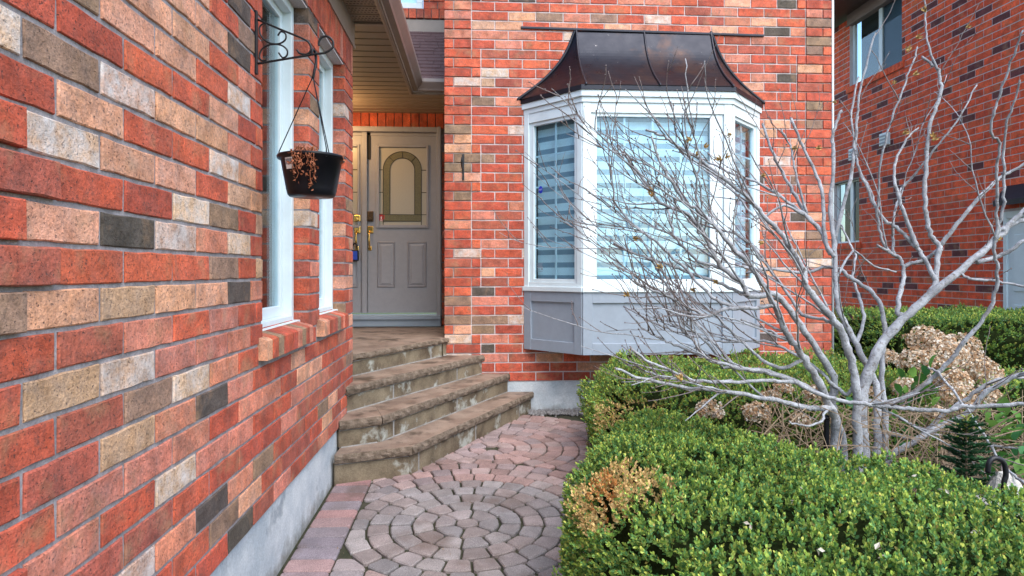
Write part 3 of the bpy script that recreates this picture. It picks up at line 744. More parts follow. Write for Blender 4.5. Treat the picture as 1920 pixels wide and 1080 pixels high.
dd = thing('double_door', (-1.2, DY, .713), 'taupe double front door with arched glass light and brass handles, behind the porch', 'door')
SZ = .713
mb = MB(); xr = dx(826.5); xl = -2.05; zt = dz(241)
mb.box((dx(819), DY - .05, SZ), (xr, DY + .09, zt)); mb.box((xl, DY - .05, zt - .055), (dx(819), DY + .09, zt)); mb.box((xr - .03, DY - .06, SZ), (xr + .004, DY - .04, zt + .004)); mb.box((xl, DY + .02, zt - .09), (dx(819), DY + .09, zt - .055))
mb.build('frame', M['door'], dd, bevel=.004)
mb = MB(); mb.box((xl, DY - .10, SZ + .012), (xr + .005, DY + .07, dz(597))); mb.box((xl, DY - .13, dz(597)), (xr + .008, DY + .08, dz(589.5))); mb.build('threshold', M['greypaint'], dd, bevel=.005)
def leaf(x0, x1, hinge_right, par):
    z0, z1 = dz(586), dz(249); yf = DY + .03
    w_ = x1 - x0; off = x1 - dx(818)
    def X(px): return dx(px) + off
    gx0, gx1, gz0, gz1 = X(712), X(799.5), dz(422), dz(277)
    mb = MB()                                 # slab as stiles and rails around the glass
    mb.box((x0, yf, z0), (x1, yf + .045, gz0)); mb.box((x0, yf, gz1), (x1, yf + .045, z1)); mb.box((x0, yf, gz0), (gx0, yf + .045, gz1)); mb.box((gx1, yf, gz0), (x1, yf + .045, gz1))
    o = mb.build('door_leaf', M['door'], par)
    mb = MB(); mo0, mo1, mz0, mz1 = X(706), X(804), dz(428), dz(272)
    for a in ((mo0, gx0, mz0, mz1), (gx1, mo1, mz0, mz1), (gx0, gx1, mz0, gz0), (gx0, gx1, gz1, mz1)): mb.box((a[0], yf - .018, a[2]), (a[1], yf + .003, a[3]))
    mb.build('glass_moulding', M['door'], o, bevel=.006)
    for pa, pb in ((708, 741.5), (764, 800)):  # raised panels
        a, b, c, d = X(pa), X(pb), dz(539), dz(453); mb = MB(); i1, i2 = .022, .05
        ring = lambda i, y_: [(a + i, y_, c + i), (b - i, y_, c + i), (b - i, y_, d - i), (a + i, y_, d - i)]
        vs = ring(0, yf - .002) + ring(.012, yf - .014) + ring(i1, yf - .004) + ring(i2, yf - .014)
        mb.add(vs, [(4 * k + i, 4 * k + (i + 1) % 4, 4 * k + 4 + (i + 1) % 4, 4 * k + 4 + i) for k in range(3) for i in range(4)] + [(12, 13, 14, 15)])
        mb.build('panel', M['door'], o)
    mb = MB(); mb.box((gx0, yf + .012, gz0), (gx1, yf + .02, gz1)); mb.build('pane', M['frost'], o)
    cx = (X(719) + X(790)) / 2; ro, ri = (X(790) - X(719)) / 2, (X(777) - X(731)) / 2; zc = dz(319); zb0, zb1 = dz(415), dz(402.5)
    mb = MB(); yo = yf + .009; N = 20
    O = [(cx - ro, zb0)] + [(cx - ro * math.cos(math.pi * k / N), zc + ro * .97 * math.sin(math.pi * k / N)) for k in range(N + 1)] + [(cx + ro, zb0)]
    I = [(cx - ri, zb1)] + [(cx - ri * math.cos(math.pi * k / N), zc + ri * .97 * math.sin(math.pi * k / N)) for k in range(N + 1)] + [(cx + ri, zb1)]
    n = len(O); vs = [(x, yo, z) for x, z in O] + [(x, yo, z) for x, z in I]
    mb.add(vs, [(i, i + 1, n + i + 1, n + i) for i in range(n - 1)] + [(n - 1, 0, n, 2 * n - 1)]); mb.build('arch_glass', M['archglass'], o)
    mb = MB()
    for L_ in (O + [O[0]], I + [I[0]]): mb.tube([(x, yo - .001, z) for x, z in L_], .0045, 5)
    for z in (zc, dz(361), zb1):
        for xa, xb in ((gx0, cx - ro if z != zb1 else cx - ri), (cx + ro if z != zb1 else cx + ri, gx1)): mb.tube([(xa, yo, z), (xb, yo, z)], .004, 5)
    for x in (cx - ro, cx + ro): mb.tube([(x, yo, gz0), (x, yo, zb0)], .004, 5)
    for ang in (45, 90, 135): mb.tube([(cx + r * math.cos(rad(ang)), yo - .001, zc + r * .97 * math.sin(rad(ang))) for r in (ri, ro)], .004, 5)
    mb.build('lead_came', M['leadcame'], o)
    return o
rl = leaf(dx(691), dx(818), True, dd)
ll = leaf(dx(691) - .775, dx(690.2), False, dd)
mb = MB(); mb.box((dx(681), DY - .005, dz(586)), (dx(690), DY + .035, dz(251))); mb.box((dx(680), DY - .008, dz(252)), (dx(690), DY + .04, dz(247))); mb.build('astragal', M['door'], dd, bevel=.003)
mb = MB(); mb.box((dx(690.3), DY + .02, dz(300)), (dx(696), DY + .0285, dz(249))); mb.build('recess_shade_strip', M['darkgap'], dd)  # dark strip painting in the shade of the recess beside the right leaf
def handleset(par, cxp, keypad):
    x = dx(cxp); yf = DY + .03; 
    b = MB(); m = M['brass'] if not keypad else M['bronze']
    zz0, zz1 = dz(416), dz(397 if keypad else 404); b.box((x - .036, yf - .022, zz0), (x + .036, yf - .001, zz1))
    if keypad:
        for i in range(3):
            for s_ in (-1, 1): b.box((x + s_ * .014 - .008, yf - .03, zz0 + .05 + .02 * i - .006), (x + s_ * .014 + .008, yf - .022, zz0 + .05 + .02 * i + .006))
    b.tube([(x, yf - .04, (zz0 + .024)), (x, yf - .02, (zz0 + .024))], .018, 12); b.build('deadbolt', m, par, bevel=.006)
    b = MB(); b.box((x - .034, yf - .014, dz(438)), (x + .034, yf - .001, dz(424.5))); b.box((x - .022, yf - .014, dz(470)), (x + .016, yf - .001, dz(462)))
    b.build('handle_plate', M['brass'], par, bevel=.006)
    b = MB(); b.tube(catmull([(x, yf - .01, dz(434)), (x - .004, yf - .05, dz(440)), (x - .004, yf - .058, dz(450)), (x - .003, yf - .05, dz(460)), (x - .002, yf - .01, dz(467))], 5), [.012] * 4 + [.010] * 13 + [.012] * 4, 8)
    b.build('handle', M['brass'], par, smooth=True)
handleset(rl, 695.5, True); handleset(ll, 671.5, False)
sx, sz_ = dx(715.5), dz(408)
mb = MB(); o8 = [(-.036, .03), (-.022, .04), (.022, .04), (.036, .03), (.034, -.018), (.014, -.04), (-.014, -.04), (-.034, -.018)]
mb.add([(sx + a, DY + .038, sz_ + b) for a, b in o8], [list(range(8))[::-1]]); st = mb.build('red_sticker', M['redsign'], rl)
mb = MB(); mb.box((sx - .005, DY + .034, sz_ - .018), (sx + .005, DY + .036, sz_ + .01)); mb.box((sx - .014, DY + .034, sz_ - .034), (sx + .014, DY + .036, sz_ - .026)); mb.build('sticker_mark', M['label'], rl)
lx, lz = dx(669), dz(480)
lk = thing('lock_box', (lx, DY - .02, dz(490)), 'small blue key lock box hanging from the brass handle of the left door leaf', 'lock box')
mb = MB(); mb.box((lx - .042, DY - .055, dz(489.5)), (lx + .042, DY - .018, dz(470))); mb.build('body', M['blackplastic'], lk, bevel=.008)
mb = MB(); mb.box((lx - .030, DY - .062, dz(487.5)), (lx + .030, DY - .054, dz(471.5))); mb.build('cover', M['bluelock'], lk, bevel=.006)
mb = MB(); mb.tube(catmull([(lx - .026, DY - .035, dz(471)), (lx - .024, DY - .035, dz(462)), (lx, DY - .035, dz(457)), (lx + .024, DY - .035, dz(462)), (lx + .026, DY - .035, dz(471))], 6), .008, 8); mb.build('shackle', M['blackplastic'], lk, smooth=True)

# steps
stp = thing('porch_steps', (-.5, 5, 0), 'four angled stone porch steps with rock faced treads leading up to the front door', 'steps')
TR = [(.200, (-.87, 3.985), (-.405, 4.165), (.545, 5.998)), (.375, (-.87, 4.13), (-.615, 4.27), (.325, 5.998)), (.550, (-.872, 4.36), None, (.085, 5.998)), (.713, (-.95, 4.72), None, (-.24, 5.998))]
def off(p, d, s): return (p[0] + d[0] * s, p[1] + d[1] * s)
zprev = gz(4.1) - .02
for i, (z, p0, cn, p1) in enumerate(TR):
    line = [p0] + ([cn] if cn else []) + [p1]; th = .062 if i < 3 else .05
    back = [(-.3, 5.998), (-.3, 7.3), (-2.5, 7.3), (-2.5, 4.72)] if i == 3 else [(-.35, 5.998), (-.86, 5.0)]
    if i == 3: back = [(FX0 - .002, 5.998), (FX0 - .002, 7.29), (-2.49, 7.29), (-2.49, 4.73)]
    # riser stones
    q = [off(p, (-.86 if k else -.3, .5), .028) for k, p in enumerate(line)]
    for k in range(len(line) - 1):
        a, b = Vector((*line[k], 0)), Vector((*line[k + 1], 0)); e = (b - a); L = e.length; e.normalize(); n = Vector((e.y, -e.x, 0)); ins = .024
        segs = [0, L]
        if L > 1: segs = [0] + ([.11, .93, 1.78] if i == 0 else [.16, 1.02] if i == 1 else [.55, 1.45] if i == 2 else [1.18]) + [L]
        if k == 0 and cn: segs = [0, L - .01]
        for s0, s1 in zip(segs[:-1], segs[1:]):
            if s1 - s0 < .03: continue
            mb = MB(); mb.obox(a + e * (s0 + .006) - n * (.10 + ins) + Vector((0, 0, zprev)), e * (s1 - s0 - .013), n * .10, (0, 0, z - th - .004 - zprev)); mb.build('riser_stone', M['riser'], stp, bevel=.006)
        g = MB(); g.obox(a + e * .01 - n * (.13 + ins) + Vector((0, 0, zprev)), e * (L - .03), n * .128, (0, 0, z - th - zprev)); g.obox(a + e * .02 - n * (.02 + ins) + Vector((0, 0, zprev)), e * (L - .05), n * .026, (0, 0, .006 + (.02 if i == 0 else 0))); g.build('grout', M['grout'], stp)
    # tread slabs with rough broken edge
    parts = []
    if cn:
        bk = (-.70, 4.62) if i == 0 else (-.76, 4.78)
        parts = [[p0, cn, bk, (-.87, 5.0)], [cn, p1, (p1[0] - .5, 5.998), bk]]
    elif i == 2: parts = [[p0, p1, (-.45, 5.998), (-1.15, 5.1), (-1.15, 4.66), (-.885, 4.64)]]
    else: parts = [[p0, p1] + back]
    for pi, pl in enumerate(parts):
        gap = .004
        nose = [Vector((*pl[0], 0)), Vector((*pl[1], 0))]; e = nose[1] - nose[0]; L = e.length; e.normalize(); n = Vector((e.y, -e.x, 0))
        N = max(8, int(L / .035)); mb = MB(); rowsz = [0, -.012, -.03, -th + .008, -th]; V = []
        for kk in range(N + 1):
            pnt = nose[0] + e * (gap + (L - 2 * gap) * kk / N)
            for ri, rz_ in enumerate(rowsz):
                o_ = [-.010, -.001, .004, -.002, -.016][ri] + (R.uniform(-.006, .004) if ri else R.uniform(-.002, .002))
                V.append(pnt + n * o_ + Vector((0, 0, z + rz_ + (R.uniform(-.003, .003) if 0 < ri < 4 else 0))))
        m = len(rowsz)
        mb.add(V, [(kk * m + r, kk * m + r + 1, (kk + 1) * m + r + 1, (kk + 1) * m + r) for kk in range(N) for r in range(m - 1)], 1)
        topi = [V[kk * m] for kk in range(N + 1)] + [Vector((x_, y_, z)) for x_, y_ in pl[2:]]
        boti = [V[kk * m + m - 1] for kk in range(N + 1)] + [Vector((x_, y_, z - th)) for x_, y_ in pl[2:]]
        mb.add(topi, [list(range(len(topi)))], 0); mb.add(boti, [list(range(len(boti)))[::-1]], 0)
        c0 = [V[k2] for k2 in range(m)]; c1 = [V[N * m + k2] for k2 in range(m)]
        mb.add(c1 + [boti[N + 1], topi[N + 1]], [list(range(m + 2))], 1); mb.add(c0[::-1] + [topi[-1], boti[-1]], [list(range(m + 2))], 1)
        mb.build('tread_stone', [M['tread'], M['treadedge']], stp)
    # body fill
    mb = MB(); ln = [off(p, (-.88, .48), .14) for p in line]
    mb.prism(ln + ([(-.35, 5.99), (-.87, 5.3)] if i < 3 else [(FX0 - .003, 5.9), (FX0 - .003, 7.28), (-2.48, 7.28), (-2.48, 4.9)]), zprev, z - th - .003); mb.build('step_core', M['riser'], stp)
    zprev = z

# ------------------------------------------------------------------ porch roof: soffit, fascia, gutter, shingles
pr = thing('porch_canopy', (-1.2, 5.5, 3.1), 'porch roof over the front door with ribbed soffit, brown gutter and dark shingles', 'roof')
SO = CZ + 1.77; XI = -.634; YI = 6.42
def sboard(y0, y1, x0, x1, name='soffit_board'):
    mb = MB(); mb.add([(x0, y0 + .002, SO + .013), (x0, y0 + .010, SO), (x0, y1, SO), (x0, y1 + .002, SO + .013), (x1, y0 + .002, SO + .013), (x1, y0 + .010, SO), (x1, y1, SO), (x1, y1 + .002, SO + .013)],
                      [(0, 4, 5, 1), (1, 5, 6, 2), (2, 6, 7, 3)]); return mb.build(name, M['soffit'], pr)
y = 4.66
while y < DY + .06:
    sboard(y, y + .126, -2.5, XI - .02 if y < YI - .1 else FX0 - .002); y += .138
y = 4.60
while y > 2.2:                                # perforated boards beside the left wall
    o = sboard(y - .134, y - .010, LX + .012, XI - .02, 'vented_board'); y -= .138
    mb = MB()
    for r_ in range(3):
        for k in range(9):
            xx = LX + .022 + k * .024 + (r_ % 2) * .012; yv = y + .036 + r_ * .032
            if xx + .014 < XI - .022: mb.box((xx, yv, SO - .0015), (xx + .014, yv + .005, SO + .002))
    mb.build('vent_slots', M['darkgap'], o)
mb = MB(); mb.box((-2.6, -.5, SO + .014), (XI, 7.27, SO + .03)); mb.box((XI, YI, SO + .014), (FX0 - .001, 7.27, SO + .03)); mb.build('soffit_backing', M['darkgap'], pr)
mb = MB(); mb.box((XI - .025, -.5, SO - .012), (XI, YI - .0, SO + .02)); mb.box((XI - .025, YI, SO - .012), (FX0 - .001, YI + .025, SO + .02)); mb.box((LX + .0135, 4.615, SO - .01), (XI - .026, 4.655, SO + .011)); mb.build('soffit_trim', M['taupe'], pr, bevel=.003)
mb = MB(); mb.box((XI + .001, -.5, SO - .005), (XI + .012, YI - .012, SO + .16)); mb.box((XI + .001, YI - .012, SO - .005), (FX0 - .001, YI - .001, SO + .16)); mb.build('fascia', M['taupe'], pr)
K = [(.014, .012), (.062, .012), (.070, .030), (.105, .075), (.112, .086), (.112, .118), (.104, .118), (.104, .10), (.09, .085)]   # gutter section (out, up)
mb = MB(); n = len(K); V = []
for (o_, u_) in K: V.append((XI + o_, -.5, SO + u_))
for (o_, u_) in K: V.append((XI + o_, YI - o_, SO + u_))
for (o_, u_) in K: V.append((FX0 - .003, YI - o_, SO + u_))
mb.add(V, [(s_ * n + k, s_ * n + k + 1, (s_ + 1) * n + k + 1, (s_ + 1) * n + k) for s_ in range(2) for k in range(n - 1)])
mb.build('gutter', M['gutter'], pr)
ry0, rz0 = YI - .06, SO + .115; sl = .75; nrow = 15   # shingles rising to the upper wall
for r_ in range(nrow):
    ya, yb = ry0 + r_ * .085, ry0 + (r_ + 1) * .085; x = -1.3 + (r_ % 2) * .11
    while x < FX0 - .01:
        x1 = min(x + R.uniform(.18, .26), FX0 - .004); mb = MB(); za, zb = rz0 + (ya - ry0) * sl, rz0 + (yb + .02 - ry0) * sl; h = R.uniform(.012, .02); dy = R.uniform(-.006, .006)
        V = [(x + .002, ya + dy, za - .004), (x1 - .002, ya + dy, za - .004), (x1 - .002, yb + .02, zb), (x + .002, yb + .02, zb), (x + .002, ya + dy, za + h), (x1 - .002, ya + dy, za + h), (x1 - .002, yb + .02, zb + .004), (x + .002, yb + .02, zb + .004)]
        mb.add(V, [(4, 5, 6, 7), (0, 1, 5, 4), (1, 2, 6, 5), (3, 0, 4, 7)]); mb.build('shingle', M['shingle'], pr); x = x1
yE = ry0 + nrow * .085; zE = rz0 + nrow * .085 * sl
mb = MB(); mb.add([(-2.6, ry0, rz0 - .01), (FX0 - .004, ry0, rz0 - .01), (FX0 - .004, yE, zE - .012), (-2.6, yE, zE - .012)], [(0, 1, 2, 3)])
mb.add([(XI - .0, -.5, rz0 - .01), (XI - .0, YI, rz0 - .01), (-2.6, YI, rz0 + 1.4), (-2.6, -.5, rz0 + 1.4)], [(0, 1, 2, 3)]); mb.build('roof_deck', M['shingle'], pr)
# upper wall with a window above the porch roof
uw = thing('brick_wall', (-.8, yE, 4), 'strip of upper storey brick wall with a white window above the porch shingles', 'wall')
UY = yE - .02
wu = Wall(uw, (0, UY, 0), 0, M['brick'], M['brick_far'])
x = -1.5
while x < FX0 - .03: wu.brick(x, min(x + .089, FX0 + .02), 4.31, 4.43, R.choice('RKRS'), .05, .02); x += .089
for row in range(8):
    for a, b in cuts(-.62, FX0 + .03, [-.45 - .1 * (row % 2)]): wu.brick(a, b, 4.43 + row * .089, 4.519 + row * .089, R.choice('RKRS'), .04)
wu.finish(60)
mb = MB(); mb.box((-1.6, UY + .01, zE - .3), (FX0 - .004, UY + .1, 4.43)); mb.box((-.62, UY + .01, 4.43), (FX0 - .004, UY + .1, 5.5)); mb.build('mortar', M['mortar'], uw)
mb = MB(); mb.obox((-1.6, UY - .012, zE - .02), (1.6 + FX0 - .004, 0, 0), (0, .02, 0), (0, 0, 4.30 - zE + .02)); mb.obox((-1.6, UY - .02, zE - .03), (1.6 + FX0 - .004, 0, 0), (0, .008, 0), (0, 0, .05)); mb.build('flashing', M['taupe'], uw)
mb = MB(); mb.box((-1.5, UY - .005, 4.435), (-.63, UY + .06, 4.50)); mb.box((-.70, UY - .005, 4.50), (-.63, UY + .06, 5.4)); wo = mb.build('window', M['white'], uw, bevel=.004)
mb = MB(); mb.box((-1.5, UY + .03, 4.50), (-.70, UY + .036, 5.4)); mb.build('pane', M['glass'], wo)
mb = MB(); mb.box((-1.5, UY + .07, 4.46), (-.66, UY + .3, 5.4)); mb.build('dark_room', M['blindwhite'], wo)
# porch lantern on the wall round the corner (its warm light falls on the door and soffit)
ln_ = thing('porch_lantern', (-1.55, 6.62, SO), 'porch ceiling lantern behind the end of the left brick wall', 'lantern')
mb = MB(); mb.lathe([(.0, 0), (.07, 0), (.07, -.02), (.02, -.03), (.02, -.05), (.085, -.06), (.085, -.07), (0, -.07)], (-1.55, 6.62, SO - .001), 16); mb.build('cap', M['bronze'], ln_)
em, t_, b_ = mat('lantern_glass'); b_.inputs['Emission Color'].default_value = (1, .55, .2, 1); b_.inputs['Emission Strength'].default_value = 6
mb = MB(); mb.lathe([(.0, -.16), (.05, -.155), (.07, -.11), (.075, -.072)], (-1.55, 6.62, SO), 16); mb.build('globe', em, ln_, smooth=True)
pl_ = bpy.data.lights.new('porch_lamp', 'POINT'); pl_.energy = 8; pl_.color = (1, .60, .27); pl_.shadow_soft_size = .08
po = bpy.data.objects.new('porch_lamp', pl_); COL.objects.link(po); po.location = (-1.55, 6.62, SO - .24)

# ------------------------------------------------------------------ neighbour house
NX = 6.15
nb = thing('brick_wall', (NX + .2, 8.5, 0), 'bright red brick side wall of the neighbouring house, seen behind the bare shrub', 'wall')
wn = Wall(nb, (NX, 0, 0), rad(-90), M['brick_red'], M['brick_red_far'], .6, .0105, .0025)
NC = [(.70, .090, .030)] * 8 + [(.76, .112, .036)] * 6 + [(.60, .075, .028)] * 3 + [(.13, .032, .034)] * 2
U1, U2, DR = (8.92, 10.21, 4.36, 5.46), (9.95, 10.68, 1.80, 2.83), (6.25, 7.12, -.1, 2.02)
for row in range(62):
    z0 = .10 + row * .0885; z1 = z0 + .0885
    if z1 > 5.5: break
    spans = [(5.2, 12.2)]
    for (ya, yb, za, zb) in (U1, U2, DR):
        if z1 > za + .03 and z0 < zb - .03:
            new = []
            for lo, hi in spans:
                if yb <= lo or ya >= hi: new.append((lo, hi)); continue
                if ya > lo + .02: new.append((lo, ya))
                if yb < hi - .02: new.append((yb, hi))
            spans = new
    js = [5.1 + (.13 if row % 2 else 0) + .2585 * k for k in range(30)]
    for lo, hi in spans:
        for a, b in cuts(lo, hi, js):
            c = R.choice(NC); j = R.uniform(.88, 1.12); edge = abs(b - U1[0]) < .01 or abs(a - U1[1]) < .01 or abs(a - U2[1]) < .01 or abs(b - U2[0]) < .01
            wn.brick(-b, -a, z0, z1, (c[0] * j, c[1] * j, c[2] * j, 0.0), .1 if edge else .03)
wn.finish(300)
def nbox(mb, y0, y1, z0, z1, d0, d1, mi=0): mb.box((NX + d0, y0, z0), (NX + d1, y1, z1), mi)
mb = MB()
for y0, y1, z0, z1 in ((5.2, 12.2, .0, U2[2]), (5.2, U2[0], U2[2], U2[3]), (U2[1], 12.2, U2[2], U2[3]), (5.2, 12.2, U2[3], U1[2]), (5.2, U1[0], U1[2], U1[3]), (U1[1], 12.2, U1[2], U1[3])):
    nbox(mb, y0, y1, z0, z1, .0012, .11)
mb.build('mortar', M['mortar_pale'], nb)
for i, (y0, y1, z0, z1) in enumerate((U1, U2)):
    mb = MB(); f = .05; ym = (y0 + y1) / 2 - .08
    for a in ((y0, y0 + f * .4, z0, z1), (y1 - f, y1, z0, z1), (y0, y1, z0, z0 + .03), (y0, y1, z1 - .03, z1)): nbox(mb, *a, .05, .10)
    nbox(mb, ym - .03, ym + .05, z0 + .03, z1 - .03, .055, .10)
    wo = mb.build('window', M['white'], nb, bevel=.003)
    mb = MB(); nbox(mb, y0 + .02, ym - .03, z0 + .03, z1 - .03, .075, .08); mb.build('pane', M['glass_dim'], wo)
    mb = MB(); nbox(mb, ym + .05, y1 - f, z0 + .03, z1 - .03, .085, .09); mb.build('pane', M['glass' if i == 0 else 'glass_dim'], wo)
    mb = MB(); nbox(mb, y0 + .01, ym, z0 + .01, z1 - .01, .101, .108); mb.build('blind', M['curtain' if i == 0 else 'room'], wo)
    mb = MB(); nbox(mb, ym, y1, z0, z1, .2, .6); mb.build('dark_room', M['room'], wo)
    si = MB(); nbox(si, y0 - .06, y1 + .06, z0 - .105, z0 - .004, .0, .10); si = si.build('window_sill', M['mortar_pale'] if i == 0 else M['mortar'], nb)
    yy = y0 - .07
    while yy < y1 + .05:
        b = MB(); b.box((NX - .03, yy + .004, z0 - .10), (NX + .05, yy + .084, z0 - .002)); o = b.build('brick', M['brick_red']); o.color = (*R.choice(NC[:14]), 0); adopt(o, si); yy += .089
mb = MB(); nbox(mb, U1[0] - .05, U1[1] + .06, U1[3] - .06, U1[3] + .16, -.02, .09); nbox(mb, U1[0] - .05, U1[1] + .08, U1[3] - .09, U1[3] - .06, -.03, .09); mb.build('lintel', M['arch'], nb, bevel=.01)
mb = MB(); nbox(mb, U2[0] - .02, U2[1] + .04, U2[3] - .01, U2[3] + .09, .0, .09); mb.build('lintel', M['brownfascia'], nb)
nr = thing('house_eave', (NX - .3, 9, 5.5), 'dark brown eave of the neighbouring house above its upper window', 'eave')
mb = MB(); mb.box((NX - .62, 5.0, 5.56), (NX + .3, 12.5, 5.60)); mb.build('soffit', M['brownfascia'], nr)
mb = MB(); mb.box((NX - .66, 5.0, 5.54), (NX - .62, 12.5, 5.74)); mb.build('fascia', M['arch'], nr)
mb = MB(); mb.box((NX - .76, 5.0, 5.60), (NX - .665, 12.5, 5.72)); mb.build('gutter', M['brownfascia'], nr, bevel=.02)
mb = MB(); mb.add([(NX - .7, 5, 5.75), (NX - .7, 12.5, 5.75), (NX + 4, 12.5, 7.8), (NX + 4, 5, 7.8)], [(0, 1, 2, 3)]); mb.build('roof', M['shingle'], nr)
# side door of the neighbour with a dark hood
nd = thing('side_door', (NX, 6.7, 0), 'pale panelled side door of the neighbouring house at the right edge, under a dark hood', 'door')
y0, y1, z0, z1 = DR
mb = MB(); nbox(mb, y0 + .05, y1 - .05, .0, z1 - .08, .0, .09); mb.build('door_leaf', M['white'], nd)
mb = MB(); nbox(mb, y1 - .05, y1, 0, z1, -.02, .1); nbox(mb, y0, y0 + .05, 0, z1, -.02, .1); nbox(mb, y0 + .05, y1 - .05, z1 - .08, z1, -.02, .1); mb.build('frame', M['white'], nd, bevel=.004)
for (za, zb) in ((.35, .95), (1.1, 1.75)):
    for ya, yb in ((y1 - .38, y1 - .14), (y0 + .14, y0 + .38)):
        mb = MB(); nbox(mb, ya, yb, za, zb, -.012, .002); p_ = mb.build('panel', M['white'], nd, bevel=.01)
mb = MB(); mb.add([(NX - .0, y1 - .02, z1 + .30), (NX - .0, y0 - .1, z1 + .30), (NX - .16, y0 - .1, z1 + .12), (NX - .16, y1 - .02, z1 + .12), (NX - .0, y1 - .02, z1 + .10), (NX - .0, y0 - .1, z1 + .10), (NX - .16, y0 - .1, z1 + .06), (NX - .16, y1 - .02, z1 + .06)],
               [(0, 3, 2, 1), (4, 5, 6, 7), (0, 4, 7, 3), (3, 7, 6, 2), (1, 2, 6, 5)]); mb.build('hood', M['blackmetal'], nd)
mb = MB(); nbox(mb, y0, y1, .62, .66, -.10, .04); mb.build('kick_sill', M['bluesign'], nd)
for (px, py, lab) in ((1662, 262, 'small white vent box on the neighbouring red wall, under the upper window'), (1603, 290, 'small white vent box on the neighbouring red wall, half behind shrub twigs')):
    zc = NX * F / (px - 892) * 1.0016; p = at(px, py, zc); vb = thing('vent_box', p, lab, 'vent', 'vent boxes on the neighbouring wall')
    mb = MB(); mb.box((NX - .06, p.y - .09, p.z - .09), (NX + .01, p.y + .09, p.z + .10)); mb.build('hood', M['white'], vb, bevel=.01)
    mb = MB()
    for k in range(3): mb.box((NX - .068, p.y - .075, p.z - .06 + k * .05), (NX - .058, p.y + .075, p.z - .035 + k * .05))
    mb.build('louvre', M['greypaint'], vb)

# ------------------------------------------------------------------ foliage
LEAF = np.array([(0, 0, 0), (.42, .35, .10), (.38, .72, .12), (0, 1, .0), (-.38, .72, .12), (-.42, .35, .10)], float)
LF = [(0, 1, 2, 3), (0, 3, 4, 5)]
def leaves_mesh(name, base, d, size, cols, m, parent, width=1.0, kind='stuff'):
    n = len(base); d = d / np.linalg.norm(d, axis=1)[:, None]
    r = rng.normal(size=(n, 3)); r[:, 2] += .8; s = np.cross(d, r); s /= np.linalg.norm(s, axis=1)[:, None] + 1e-9; up = np.cross(s, d)
    V = base[:, None] + size[:, None, None] * (LEAF[None, :, 0, None] * width * s[:, None] + LEAF[None, :, 1, None] * d[:, None] + LEAF[None, :, 2, None] * up[:, None])
    V = V.reshape(-1, 3); me = bpy.data.meshes.new(name); nv = len(V); nf = n * 2
    me.vertices.add(nv); me.vertices.foreach_set('co', V.ravel())
    idx = (np.arange(n)[:, None] * 6 + np.array([0, 1, 2, 3, 0, 3, 4, 5])[None]).ravel()
    me.loops.add(len(idx)); me.loops.foreach_set('vertex_index', idx.astype(np.int32))
    me.polygons.add(nf); me.polygons.foreach_set('loop_start', (np.arange(nf) * 4).astype(np.int32))
    try: me.polygons.foreach_set('loop_total', np.full(nf, 4, np.int32))
    except Exception: pass
    me.update(calc_edges=True); me.validate()
    ca = me.color_attributes.new('Col', 'FLOAT_COLOR', 'POINT'); c4 = np.ones((n, 6, 4)); c4[:, :, :3] = cols[:, None]; ca.data.foreach_set('color', c4.ravel())
    me.materials.append(m); return link(name, me, parent, kind)
def vnoise(p, s, seed=0):
    x, y, z = p[:, 0] * s + seed, p[:, 1] * s + seed * 1.7, p[:, 2] * s
    return (np.sin(x * 1.3 + 2 * np.sin(y * .9)) + np.sin(y * 1.7 + 1.5 * np.sin(z * 1.1 + x * .6)) + np.sin(z * 1.9 + x * .8)) / 3
def pip(P, poly):
    x, y = P[:, 0], P[:, 1]; ins = np.zeros(len(P), bool); n = len(poly)
    for i in range(n):
        (x0, y0), (x1, y1) = poly[i], poly[(i + 1) % n]
        c = ((y0 > y) != (y1 > y)) & (x < (x1 - x0) * (y - y0) / (y1 - y0 + 1e-12) + x0); ins ^= c
    return ins
def pdist(P, poly):
    D = np.full(len(P), 1e9); NN = np.zeros((len(P), 2)); n = len(poly)
    for i in range(n):
        a, b = np.array(poly[i]), np.array(poly[(i + 1) % n]); e = b - a; t = np.clip(((P[:, :2] - a) @ e) / (e @ e), 0, 1); q = a + t[:, None] * e
        v = P[:, :2] - q; d = np.linalg.norm(v, axis=1); k = d < D; D[k] = d[k]; NN[k] = -v[k] / (d[k][:, None] + 1e-9)
    return D, NN
GREENS = np.array([(.095, .165, .032), (.13, .20, .042), (.065, .135, .034), (.17, .225, .055), (.045, .11, .034), (.055, .145, .055)])
